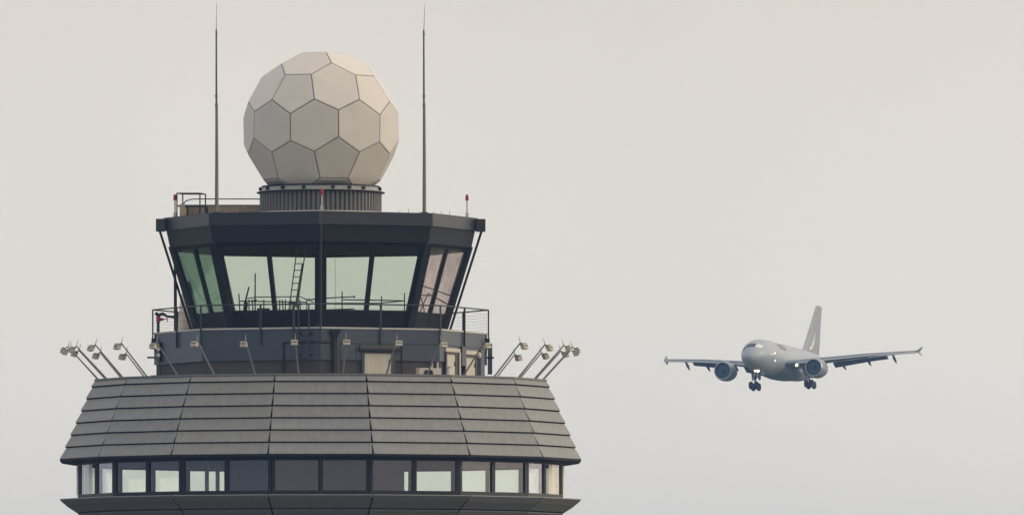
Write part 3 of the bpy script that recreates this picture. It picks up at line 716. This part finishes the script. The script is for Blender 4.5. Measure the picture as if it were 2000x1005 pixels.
# ------------------------------------------------------------------ inside the cab
la = thing('interior_ladder', (-1.2, 0.5, 36.2), 'aluminium ladder leaning inside the cab left of the front pillar', 'ladder')
def ix(px, y=0.0): return (px - TX) * (DIST + y) / FPX
def tilt(px, py, y): return Vector((ix(px, y), y, zy(py, y)))
LB = (tilt(560, 612, 0.2), tilt(575, 612, 0.2)); LT = (tilt(580, 484, .2), tilt(597, 484, .2))
for i in (0, 1):
    m_ = MB(); m_.beam(LB[i] + Vector((0, 0, -.6)) - (LT[i] - LB[i]) * .0, LT[i], .055, .09, (1, 0, 0)); m_.build('stile', M['alu'], la)
m_ = MB(); m_.beam(tilt(577, 600, .1), tilt(591, 515, .1), .1, .05, (1, 0, 0)); m_.build('brace', M['alu'], la)
for i in range(10):
    t_ = 0.06 + i * .1; m_ = MB(); m_.tube(LB[0].lerp(LT[0], t_), LB[1].lerp(LT[1], t_), .022, n=6); m_.build('rung', M['alu'], la)
gr = thing('stair_guardrail', (-1.5, 1, 36.2), 'thin dark guard rails round the stairwell inside the cab left half', 'railing')
def bars(par, name, segs, r, y, m='green'):
    m_ = MB()
    for (x0, y0_, x1, y1_) in segs: m_.tube(tilt(x0, y0_, y), tilt(x1, y1_, y), r, n=6)
    m_.build(name, M[m], par, smooth=True)
bars(gr, 'top_rail', [(482, 583, 500, 580), (500, 580, 585, 579), (585, 579, 612, 590)], .025, 1.2)
bars(gr, 'mid_rail', [(466, 588, 600, 590), (466, 595, 590, 594), (600, 585, 632, 583)], .03, .9)
for i, px in enumerate((466, 480, 486, 492, 515, 546, 551, 557, 568, 585, 599)):
    bars(gr, 'post', [(px, 573 if px == 466 else 585, px + (0 if i % 3 else 3), 622)], .03, 1.0)
m_ = MB(); m_.box(tilt(514, 608, 1.5), (.62, .5, .3)); m_.build('plinth', M['dark'], gr, bevel=.02)
am = thing('instrument_mast', (ix(498), .4, 36.2), 'slim upright instrument mast seen through the left cab windows', 'mast')
bars(am, 'tube', [(498, 534, 498, 625)], .035, .4, 'dark'); m_ = MB(); m_.box(tilt(498, 587, .4), (.16, .1, .12)); m_.build('clamp', M['dark'], am)
bo = thing('boom_arm', (ix(480), .4, 36.2), 'tilted dark boom arm seen through the left cab windows', 'equipment arm')
bars(bo, 'arm', [(486, 560, 477, 596)], .04, .4, 'dark'); m_ = MB(); m_.beam(tilt(480, 590, .4), tilt(477, 625, .4), .2, .15, (1, 0, 0)); m_.build('stand', M['dark'], bo)
g2 = thing('console_rail', (2, 1, 36.2), 'thin dark monitor rails seen through the right cab windows', 'railing')
bars(g2, 'rail', [(637, 582, 692, 579), (670, 585, 790, 587), (637, 592, 740, 592), (740, 592, 790, 587), (637, 605, 692, 603)], .028, .6)
for px, t_ in ((668, 569), (745, 578), (790, 572), (692, 577)):
    bars(g2, 'post', [(px, t_, px, 622 if px != 692 else 582)], .03, .6)
bars(g2, 'blind_cord', [(654, 485, 655, 606)], .008, .5)
g3 = thing('corner_brace', (5.2, 1, 36.2), 'green angled brace behind the rosy right cab windows', 'brace')
bars(g3, 'strut', [(820, 556, 880, 577), (818, 576, 842, 577), (836, 573, 878, 596), (820, 610, 836, 573), (822, 580, 830, 612)], .03, -1.5)

# ------------------------------------------------------------------ floodlights round the skirt
def floodlight(az, label):
    b = P(az, 10.83, 33.72)
    t = thing('floodlight', b, label, 'floodlight', 'floodlights on slanting poles round the skirt')
    rzm = Matrix.Rotation(R_(az), 3, 'Z')
    j = random.uniform
    top = P(az + j(-.5, .5), 12.36 + j(-.05, .05), 35.5 + j(-.05, .03))
    m_ = MB(); m_.path([b, b + Vector((0, 0, .16)), top], [.045, .042, .032], 8); m_.build('pole', M['pole'], t, smooth=True)
    m_ = MB(); m_.box(b + Vector((0, 0, .05)), (.2, .16, .1), mtx=rzm); m_.build('foot', M['pole'], t)
    rad_ = P(az, 1, 0).normalized()
    m_ = MB(); sp_q = top + Vector((0, 0, .02)); m_.path([sp_q, sp_q - rad_ * .06 + Vector((0, 0, .18)), sp_q - rad_ * .1 + Vector((0, 0, .3))], [.022, .014, .008], 6); m_.build('spike', M['pole'], t)
    hc = top + rad_ * .24 + Vector((0, 0, -.2))
    tl = rzm @ Matrix.Rotation(R_(-22 + j(-6, 6)), 3, 'X')
    m_ = MB(); m_.beam(top, top + rad_ * .16 + Vector((0, 0, -.1)), .07, .05, P(az + 90, 1, 0)); m_.build('bracket', M['lamp_dark'], t)
    m_ = MB()
    k = [(-.16, -.11, -.14), (.16, -.11, -.14), (.16, .10, -.1), (-.16, .10, -.1), (-.17, -.13, .12), (.17, -.13, .12), (.13, .12, .13), (-.13, .12, .13)]
    m_.hexa([hc + tl @ Vector(q) for q in k]); hd = m_.build('lamp_housing', M['lamp_case'], t, bevel=.015)
    m_ = MB(); m_.hexa([hc + tl @ Vector(q) for q in ((-.13, -.145, -.01), (.13, -.145, -.01), (.13, -.12, -.01), (-.13, -.12, -.01), (-.13, -.145, .035), (.13, -.145, .035), (.13, -.12, .035), (-.13, -.12, .035))]); m_.build('lens', M['lamp_dark'], hd)
    m_ = MB(); m_.box(hc + tl @ Vector((0, 0, .15)), (.3, .2, .03), mtx=tl); m_.build('visor', M['lamp_dark'], hd)
FLAB = {
 5.625: 'floodlight just right of the front pillar line, first right of centre', -5.625: 'floodlight in front of the wall ladder, first left of centre',
 16.875: 'floodlight in front of the beige roller door', -16.875: 'floodlight before plain blue-grey wall, second left of centre',
 28.125: 'floodlight above the air conditioning unit', -28.125: 'floodlight at the left front corner of the cab base, below the railing post',
 39.375: 'floodlight before the two right hand doors at the right parapet end', -39.375: 'floodlight at the left parapet end, just above the two round white lamps',
 50.625: 'upper floodlight against sky, nearest the cab base on the right', -50.625: 'upper floodlight against sky, nearest the cab base on the left',
 61.875: 'upper floodlight against sky, second out from the cab base on the right', -61.875: 'upper floodlight against sky, second out from the cab base on the left',
 73.125: 'upper floodlight against sky, next to outermost on the right', -73.125: 'upper floodlight against sky, next to outermost on the left',
 84.375: 'outermost floodlight at the far right tip of the ring', -84.375: 'outermost floodlight at the far left tip of the ring',
 95.625: 'floodlight tucked right behind the outermost one on the right', -95.625: 'floodlight tucked right behind the outermost one on the left',
 106.875: 'lower rear floodlight closest to the outermost one on the right', -106.875: 'lower rear floodlight closest to the outermost one on the left',
 118.125: 'lower rear floodlight, middle of the three low ones on the right', -118.125: 'lower rear floodlight, middle of the three low ones on the left',
 129.375: 'lowest rear floodlight nearest the cab base on the right', -129.375: 'lowest rear floodlight nearest the cab base on the left'}
for az in sorted(FLAB): floodlight(az, FLAB[az])

# ------------------------------------------------------------------ aircraft
def world_at(px, py, dist):
    cx_ = (px - 1000) / FPX; cy_ = (502.5 - py) / FPX
    d_ = cam.rotation_euler.to_matrix() @ Vector((cx_, cy_, -1))
    return cam.location + d_ * dist
PX, PY, PD = 1462, 689, 2034.0
nose = world_at(PX, PY, PD)
YAWP, PIT, ROLL = 16.0, 2.1, 1.35
XA = Vector((0, 0, 0))
vd = (cam.rotation_euler.to_matrix() @ Vector((0, 0, -1))); base_az = math.atan2(vd.x, vd.y) + 0
# local frame: s backwards from nose, y to port, z up
phi = math.atan2((nose - cam.location).x, (nose - cam.location).y)   # bearing of the aircraft
bear = phi + R_(YAWP)     # tail direction bearing (to the right and away)
tail = Vector((math.sin(bear) * math.cos(R_(PIT)), math.cos(bear) * math.cos(R_(PIT)), -math.sin(R_(PIT))))
port = Vector((math.cos(bear), -math.sin(bear), 0)); up = port.cross(tail); up = up if up.z > 0 else -up
rq = Matrix.Rotation(R_(ROLL), 3, tail)
if (rq @ port).z < 0: rq = Matrix.Rotation(R_(-ROLL), 3, tail)
port = rq @ port; up = rq @ up
AM = Matrix((tail, port, up)).transposed()
AP = thing('airliner', nose, 'pale grey twin-engine airliner on approach with gear and flaps down, landing lights on', 'aircraft')
def L(s, y, z): return nose + AM @ Vector((s, y, z))
prof = [(0.0, .02, -.62), (.12, .38, -.61), (.35, .68, -.58), (.8, 1.08, -.5), (1.4, 1.46, -.38), (2.2, 1.84, -.24), (3.2, 2.19, -.12), (4.4, 2.49, -.05), (6, 2.72, 0), (8, 2.82, 0), (14, 2.82, 0), (22, 2.82, 0), (28, 2.82, 0), (31, 2.7, .1), (34, 2.42, .34), (37, 2.02, .68), (40, 1.55, 1.05), (43, .98, 1.42), (45, .55, 1.68), (46.2, .22, 1.85)]
def fus(s):
    for i in range(len(prof) - 1):
        a, b = prof[i], prof[i + 1]
        if a[0] <= s <= b[0]:
            t_ = (s - a[0]) / (b[0] - a[0]); return a[1] + (b[1] - a[1]) * t_, a[2] + (b[2] - a[2]) * t_
    return prof[-1][1], prof[-1][2]
def fpt(s, ang, k=1.0):        # ang 0 = top, positive to port
    r, c = fus(s); return L(s, k * r * math.sin(R_(ang)), c + k * r * math.cos(R_(ang)))
def loft(rings, m, name, parent, smooth=True):
    mb_ = MB(); n_ = len(rings[0])
    for r_ in rings: mb_.v += r_
    for i in range(len(rings) - 1):
        for k in range(n_): mb_.face([i * n_ + k, i * n_ + (k + 1) % n_, (i + 1) * n_ + (k + 1) % n_, (i + 1) * n_ + k])
    mb_.face(list(range(n_))); mb_.face([(len(rings) - 1) * n_ + k for k in range(n_)])
    return mb_.build(name, m, parent, smooth=smooth)
# smooth the nose profile by dense sampling of a catmull-rom spline
def cr_(p0, p1, p2, p3, t): return 0.5 * ((2 * p1) + (-p0 + p2) * t + (2 * p0 - 5 * p1 + 4 * p2 - p3) * t * t + (-p0 + 3 * p1 - 3 * p2 + p3) * t ** 3)
dense = []
for i in range(len(prof) - 1):
    a = prof[max(i - 1, 0)]; b = prof[i]; c = prof[i + 1]; d = prof[min(i + 2, len(prof) - 1)]
    for j in range(3):
        t_ = j / 3; dense.append((b[0] + (c[0] - b[0]) * t_, cr_(a[1], b[1], c[1], d[1], t_) if 2 < i < 100 else b[1] + (c[1] - b[1]) * t_, cr_(a[2], b[2], c[2], d[2], t_)))
dense.append(prof[-1]); prof = dense
fuse = loft([[L(s, r * math.sin(2 * math.pi * k / 40), c + r * math.cos(2 * math.pi * k / 40)) for k in range(40)] for s, r, c in prof], M['plane'], 'fuselage', AP)
# belly fairing
loft([[L(s, w * math.sin(2 * math.pi * k / 24), zc + h * math.cos(2 * math.pi * k / 24)) for k in range(24)] for s, w, h, zc in
      ((11.5, .2, .2, -2.2), (13, 1.9, .9, -2.0), (15.5, 2.7, 1.3, -1.85), (19, 3.0, 1.45, -1.8), (23, 2.8, 1.3, -1.85), (26, 1.8, .9, -1.9), (28.5, .2, .2, -2.3))], M['plane_grey'], 'belly_fairing', AP)
# patch on fuselage surface
def patch(name, m, s0, s1, a0, a1, k=1.006, parent=None, shear=0.0, ns=6, na=8):
    mb_ = MB(); n_ = (ns + 1) * (na + 1)
    for kk in (k, k - .02):
        for i in range(ns + 1):
            for j in range(na + 1):
                ss = s0 + (s1 - s0) * i / ns + shear * (j / na); mb_.v.append(fpt(ss, a0 + (a1 - a0) * j / na, kk))
    for i in range(ns):
        for j in range(na):
            q = i * (na + 1) + j; mb_.face([q, q + 1, q + na + 2, q + na + 1]); mb_.face([n_ + q + na + 1, n_ + q + na + 2, n_ + q + 1, n_ + q])
    for i in range(ns):
        for j in (0, na): q = i * (na + 1) + j; mb_.face([q, q + na + 1, n_ + q + na + 1, n_ + q])
    for j in range(na):
        for i in (0, ns): q = i * (na + 1) + j; mb_.face([q, q + 1, n_ + q + 1, n_ + q])
    return mb_.build(name, m, parent, smooth=False)
patch('windshield', M['cockpit'], 1.6, 2.6, -34, -1.0, 1.012, AP, -.1)
patch('windshield', M['cockpit'], 1.5, 2.5, 1.0, 20, 1.012, AP, .1)
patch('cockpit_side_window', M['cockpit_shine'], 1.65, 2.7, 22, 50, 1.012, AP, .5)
patch('cockpit_side_window', M['cockpit'], 1.6, 2.6, -62, -36, 1.012, AP, -.1)
# doors + faint cabin windows
for s0 in (5.2,):
    pass
mb_ = MB()
# title lettering on the port side
cu = bpy.data.curves.new('airline_title', 'FONT'); cu.body = 'ULS'; cu.size = 1.75; cu.extrude = 0.0
to = bpy.data.objects.new('airline_title', cu); col.objects.link(to)
bpy.context.view_layer.update()
dg = bpy.context.evaluated_depsgraph_get(); tme = bpy.data.meshes.new_from_object(to.evaluated_get(dg)); bpy.data.objects.remove(to)
import bmesh
bm = bmesh.new(); bm.from_mesh(tme); bmesh.ops.triangulate(bm, faces=bm.faces)
bmesh.ops.subdivide_edges(bm, edges=bm.edges, cuts=2)
for v in bm.verts:
    x_, y_ = v.co.x, v.co.y
    a_ = 62 - y_ / 2.82 * 57.3 ; q = fpt(10.2 + x_ * 1.5, a_, 1.006); v.co = q - nose
bm.to_mesh(tme); bm.free(); tme.materials.append(M['title'])
to = bpy.data.objects.new('title_lettering', tme); col.objects.link(to); to.location = nose; to.parent = AP; to.matrix_parent_inverse = wmi(AP)
sd_ = to.modifiers.new('solid', 'SOLIDIFY'); sd_.thickness = 0.02
patch('nameplate', M['crescent'], 4.6, 6.0, 84, 90, 1.004, AP)
# wings: stations (y, s_LE, chord, z, thickness, twist)
def foil(sle, ch, y, z, th, tw=0.0, n_=14):
    pts_ = []
    for i in range(n_):
        t_ = i / (n_ - 1); x_ = (1 - math.cos(math.pi * t_)) / 2; yt = th * 5 * (0.2969 * math.sqrt(x_) - .126 * x_ - .3516 * x_ ** 2 + .2843 * x_ ** 3 - .1036 * x_ ** 4)
        pts_.append((x_, yt + 0.02 * (1 - (2 * x_ - 1) ** 2)))
    lo_ = [(x_, -yy * .75) for x_, yy in pts_[1:-1]][::-1]
    out = []
    for x_, yy in pts_ + lo_:
        out.append(L(sle + ch * x_, y, z + ch * yy - tw * ch * x_))
    return out
for sd in (1, -1):
    W_ = [(1.5, 12.0, 9.6, -1.0, .13), (3.2, 13.2, 8.7, -.8, .125), (7.6, 16.0, 6.2, -.15, .115), (14, 20.0, 4.3, .65, .105), (19.5, 23.5, 2.9, 1.15, .10), (21.9, 25.0, 2.3, 1.35, .10)]
    wg = loft([foil(sl, ch, sd * y, z, th, .035) for y, sl, ch, z, th in W_], M['plane_grey'], 'wing', AP)
    # slat: thin drooped strip ahead of the leading edge
    sr = []
    for y, sl, ch, z, th in [(4.3, 13.9, 8.0, -.62, .12)] + W_[2:]:
        sr.append([L(sl - .35, sd * y, z - .32), L(sl + .1 * ch, sd * y, z + .05 * ch), L(sl + .1 * ch, sd * y, z + .01 * ch), L(sl - .25, sd * y, z - .40)])
    loft(sr, M['plane'], 'slat', wg)
    for (ya, yb) in ((3.3, 7.0), (8.4, 16.9)):
        def wi(y):
            for i in range(len(W_) - 1):
                if W_[i][0] <= y <= W_[i + 1][0]:
                    t_ = (y - W_[i][0]) / (W_[i + 1][0] - W_[i][0]); return [W_[i][j] + (W_[i + 1][j] - W_[i][j]) * t_ for j in range(5)]
        fr_ = []
        for i in range(5):
            y = ya + (yb - ya) * i / 4; _, sl, ch, z, th = wi(y); fc = ch * .26
            te = (sl + ch * .93, z - .035 * ch - .12)
            fr_.append([L(te[0], sd * y, te[1] + .06), L(te[0] + fc * .85, sd * y, te[1] - fc * .42), L(te[0] + fc * .81, sd * y, te[1] - fc * .49), L(te[0] - .1, sd * y, te[1] - .14)])
        loft(fr_, M['flap'], 'flap', wg, smooth=False)
    for y in (5.5, 10.6, 14.6, 18.6)[1:] if True else ():
        y = y - .6; _, sl, ch, z, th = wi(y)
        s0 = sl + ch * .55; dz = z - .05 * ch
        k_ = []
        for t_, w_, h_ in ((0, .03, .05), (.15, .16, .2), (.45, .22, .32), (.75, .16, .28), (1, .03, .05)):
            ln = ch * .5 + 1.1; cz = dz - .15 - (1.15 + .05 * ch) * max(0, t_ - .15)
            k_.append([L(s0 + ln * t_, sd * y + w_ * math.cos(2 * math.pi * i / 10), cz + h_ * math.sin(2 * math.pi * i / 10)) for i in range(10)])
        loft(k_, M['flap'], 'flap_track_fairing', wg)
    # wingtip fence
    mb_ = MB(); y = sd * 21.95
    for zt_, zz in ((.8, 1.4), (-.65, 1.35)):
        so_ = .35 * (1 if zt_ > 0 else .6) * sd
        mb_.hexa([L(25.2, y - .03, zz), L(27.4, y - .03, zz), L(28.1, y - .02 + so_ , zz + zt_), L(27.5, y - .02 + so_, zz + zt_), L(25.2, y + .03, zz), L(27.4, y + .03, zz), L(28.1, y + .02 + so_, zz + zt_), L(27.5, y + .02 + so_, zz + zt_)])
    mb_.build('wingtip_fence', M['plane_grey'], AP)
    # engine
    ey = sd * 7.85; ez = -1.85; es = 11.6
    def ring_(s_, r_, n_=32, dz=0): return [L(s_, ey + r_ * math.sin(2 * math.pi * k / n_), ez + dz + r_ * math.cos(2 * math.pi * k / n_)) for k in range(n_)]
    en = loft([ring_(es + a, r) for a, r in ((.74, .2), (.74, 1.31), (.13, 1.34), (.1, 1.50), (.6, 1.62), (1.6, 1.68), (2.8, 1.64), (4.0, 1.42), (4.6, 1.25))], M['nacelle'], 'engine_nacelle', AP)
    mb_ = MB(); rr_ = [ring_(es + a, r) for a, r in ((.14, 1.505), (0, 1.44), (.0, 1.36), (.12, 1.30), (.7, 1.27), (.7, .1))]
    for r_ in rr_: mb_.v += r_
    for i in range(len(rr_) - 1):
        for k in range(32): mb_.face([i * 32 + k, i * 32 + (k + 1) % 32, (i + 1) * 32 + (k + 1) % 32, (i + 1) * 32 + k])
    # split lip and fan disc
    lip = MB(); lip.v = mb_.v[:32 * 4]; lip.f = [f for f in mb_.f if max(f) < 128]; lip.t = [0] * len(lip.f); lip.build('inlet_lip', M['lip'], en, smooth=True)
    fan = MB()
    fan.v = list(rr_[3]) + list(rr_[4]) + ring_(es + .7, .35)
    for i in range(2):
        for k in range(32): fan.face([i * 32 + k, i * 32 + (k + 1) % 32, (i + 1) * 32 + (k + 1) % 32, (i + 1) * 32 + k])
    fan.build('fan', M['fan'], en)
    sp2 = loft([ring_(es + .7, .36, 16), ring_(es + .5, .26, 16), ring_(es + .32, .05, 16)], M['fan'], 'spinner', en)
    loft([ring_(es + 4.5, .85), ring_(es + 5.6, .7), ring_(es + 6.3, .3)], M['flap'], 'exhaust_cone', en)
    mb_ = MB(); mb_.hexa([L(es + 1.6, ey - .18, ez + 1.5), L(es + 6.8, ey - .14, ez + .6), L(es + 8.2, ey - .14, ez + 1.4), L(es + 4.6, ey - .18, ez + 1.95),
                          L(es + 1.6, ey + .18, ez + 1.5), L(es + 6.8, ey + .14, ez + .6), L(es + 8.2, ey + .14, ez + 1.4), L(es + 4.6, ey + .18, ez + 1.95)])
    mb_.build('pylon', M['plane_grey'], AP)
    # main gear
    gy = sd * 4.8; gs = 20.4
    mb_ = MB(); mb_.tube(L(gs - .3, gy * .95, -1.6), L(gs, gy, -4.0), .17, .14, 10); mb_.tube(L(gs - 1.6, gy * .8, -1.9), L(gs, gy, -3.6), .07, n=8); mb_.beam(L(gs - .75, gy, -3.9), L(gs + .75, gy, -4.1), .2, .22, AM @ Vector((0, 1, 0)))
    ge = mb_.build('main_gear', M['strut'], AP, smooth=False)
    mb_ = MB(); mb_.hexa([L(gs - .7, gy + sd * .34, -1.9), L(gs + .7, gy + sd * .34, -1.9), L(gs + .45, gy + sd * .3, -3.0), L(gs - .45, gy + sd * .3, -3.0), L(gs - .7, gy + sd * .4, -1.9), L(gs + .7, gy + sd * .4, -1.9), L(gs + .45, gy + sd * .36, -3.0), L(gs - .45, gy + sd * .36, -3.0)]); mb_.build('gear_door', M['plane_grey'], ge)
    for ds, zz in ((-.72, -3.88), (.72, -4.08)):
        for dy in (-.47, .47):
            mb_ = MB(); mb_.lathe([(.3, -.24), (.55, -.26), (.64, -.18), (.66, 0), (.64, .18), (.55, .26), (.3, .24)], 20, c=(0, 0, 0)); 
            mb_.v = [L(gs + ds, gy + dy, zz) + AM @ Vector((v.x, v.z, v.y)) for v in mb_.v]; mb_.build('wheel', M['tyre_hazed'], ge, smooth=True)
    # stabiliser
    loft([foil(38.2, 5.0, sd * .6, 1.3, .1), foil(39.6, 4.2, sd * 2.6, 1.5, .1), foil(43.2, 2.1, sd * 8.1, 2.1, .09)], M['plane_grey'], 'tailplane', AP)
# fin
def vfoil(sle, ch, z, th): 
    o = []
    for i in range(9):
        x_ = (1 - math.cos(math.pi * i / 8)) / 2; yt = th * 5 * (0.2969 * math.sqrt(x_) - .126 * x_ - .3516 * x_ ** 2 + .2843 * x_ ** 3 - .1036 * x_ ** 4); o.append((x_, yt))
    return [L(sle + ch * x_, ch * yt, z) for x_, yt in o] + [L(sle + ch * x_, -ch * yt, z) for x_, yt in o[1:-1]][::-1]
fin = loft([vfoil(30.8, 12.4, 1.9, .05), vfoil(33.2, 10.2, 2.9, .075), vfoil(35.0, 8.8, 4.3, .09), vfoil(42.0, 3.5, 10.95, .09)], M['fin'], 'fin', AP)
# crescent on the port side of the fin
mb_ = MB()
def fsurf(t_, h_):   # t_ chord 0..1 , height z ; outside port surface
    k_ = (h_ - 2.9) / 8.0; sle = 33.2 + 8.1 * k_; ch = 10.2 - 6.7 * k_
    yt = .085 * 5 * (0.2969 * math.sqrt(t_) - .126 * t_ - .3516 * t_ ** 2 + .2843 * t_ ** 3 - .1036 * t_ ** 4)
    return sle + ch * t_, ch * yt
o_, i_ = [], []
for i in range(13):
    a_ = R_(-110 + 150 * i / 12); w_ = math.sin(math.pi * i / 12) ** .7
    for lst, rr2 in ((o_, 1.0), (i_, 1.0 - .55 * w_)):
        h_ = 5.0 + 2.0 * math.sin(a_) * rr2; t_ = .28 + .22 * math.cos(a_) * rr2 
        lst.append((t_, h_))
for lst in (o_, i_):
    for t_, h_ in lst:
        s__, y__ = fsurf(t_, h_); mb_.v.append(L(s__, y__ + .05, h_))
for lst in (o_, i_):
    for t_, h_ in lst:
        s__, y__ = fsurf(t_, h_); mb_.v.append(L(s__, y__ - .05, h_))
for i in range(12):
    mb_.face([i, i + 1, 13 + i + 1, 13 + i]); mb_.face([26 + 13 + i, 26 + 13 + i + 1, 26 + i + 1, 26 + i])
    mb_.face([i, 26 + i, 26 + i + 1, i + 1]); mb_.face([13 + i, 13 + i + 1, 39 + i + 1, 39 + i])
mb_.build('crescent_emblem', M['crescent'], fin)
mb_ = MB()
q = [(.90, 3.0), (.97, 3.0), (.955, 4.8), (.92, 4.8)]
mb_.hexa([L(fsurf(t_, h_)[0], fsurf(t_, h_)[1] - .1, h_) for t_, h_ in q] + [L(fsurf(t_, h_)[0], fsurf(t_, h_)[1] + .04, h_) for t_, h_ in q])
mb_.build('rudder_marking', M['orange'], fin)
# nose gear
NS = 5.1
mb_ = MB(); mb_.tube(L(NS, 0, -2.2), L(NS + .1, 0, -3.65), .11, .09, 10); mb_.tube(L(NS - 1, 0, -2.3), L(NS, 0, -3.2), .05, n=8); mb_.tube(L(NS + .1, -.42, -3.65), L(NS + .1, .42, -3.65), .07, n=8); ge = mb_.build('nose_gear', M['strut'], AP)
for dy in (-.36, .36):
    mb_ = MB(); mb_.lathe([(.2, -.12), (.42, -.14), (.5, -.08), (.5, .08), (.42, .14), (.2, .12)], 18)
    mb_.v = [L(NS + .1, dy, -3.65) + AM @ Vector((v.x, v.z, v.y)) for v in mb_.v]; mb_.build('wheel', M['tyre_hazed'], ge, smooth=True)
for dy in (-.5, .5):
    mb_ = MB(); q_ = [(NS + .4, -2.5, 1), (NS + 2.2, -2.6, 1), (NS + 2.0, -3.2, 1.25), (NS + .6, -3.1, 1.25)]
    mb_.hexa([L(a_, dy * k_, z_) for a_, z_, k_ in q_] + [L(a_, dy * k_ + .05, z_) for a_, z_, k_ in q_]); mb_.build('gear_door', M['plane_grey'], ge)
def lampball(p, r, m, name='landing_light'):
    mb_ = MB(); mb_.lathe([(0, -r), (r * .7, -r * .7), (r, 0), (r * .7, r * .7), (0, r)], 14, c=p); mb_.build(name, m, AP, smooth=True)
lampball(L(4.75, .22, -2.62), .27, M['beam']); lampball(L(4.75, -.28, -2.62), .18, M['beam'])
lampball(L(13.0, 4.6, -1.25), .26, M['beam'])
lampball(L(6.4, 2.74, .35), .13, M['beam_soft'], 'marker_light'); lampball(L(6.8, 2.62, -.85), .15, M['beam_soft'], 'marker_light')
mb_ = MB(); mb_.hexa([L(12.3, -.03, -2.75), L(13.1, -.03, -2.75), L(13.0, -.03, -3.25), L(12.75, -.03, -3.25), L(12.3, .03, -2.75), L(13.1, .03, -2.75), L(13.0, .03, -3.25), L(12.75, .03, -3.25)]); mb_.build('blade_antenna', M['flap'], AP)

# ------------------------------------------------------------------ haze
HZ = 1
if HZ:
    hz = MB(); hz.box((0, 0, 49.5), (19000, 19000, 101.5 ))
    m = bpy.data.materials.new('haze_air'); m.use_nodes = True; t = m.node_tree; t.nodes.clear()
    o = t.nodes.new('ShaderNodeOutputMaterial'); pv = t.nodes.new('ShaderNodeVolumePrincipled')
    pv.inputs['Color'].default_value = (0.23, 0.42, 0.80, 1); pv.inputs['Density'].default_value = 0.00013; pv.inputs['Anisotropy'].default_value = 0.0
    t.links.new(pv.outputs[0], o.inputs['Volume'])
    ho = hz.build('haze', m); tag(ho, kind='stuff')
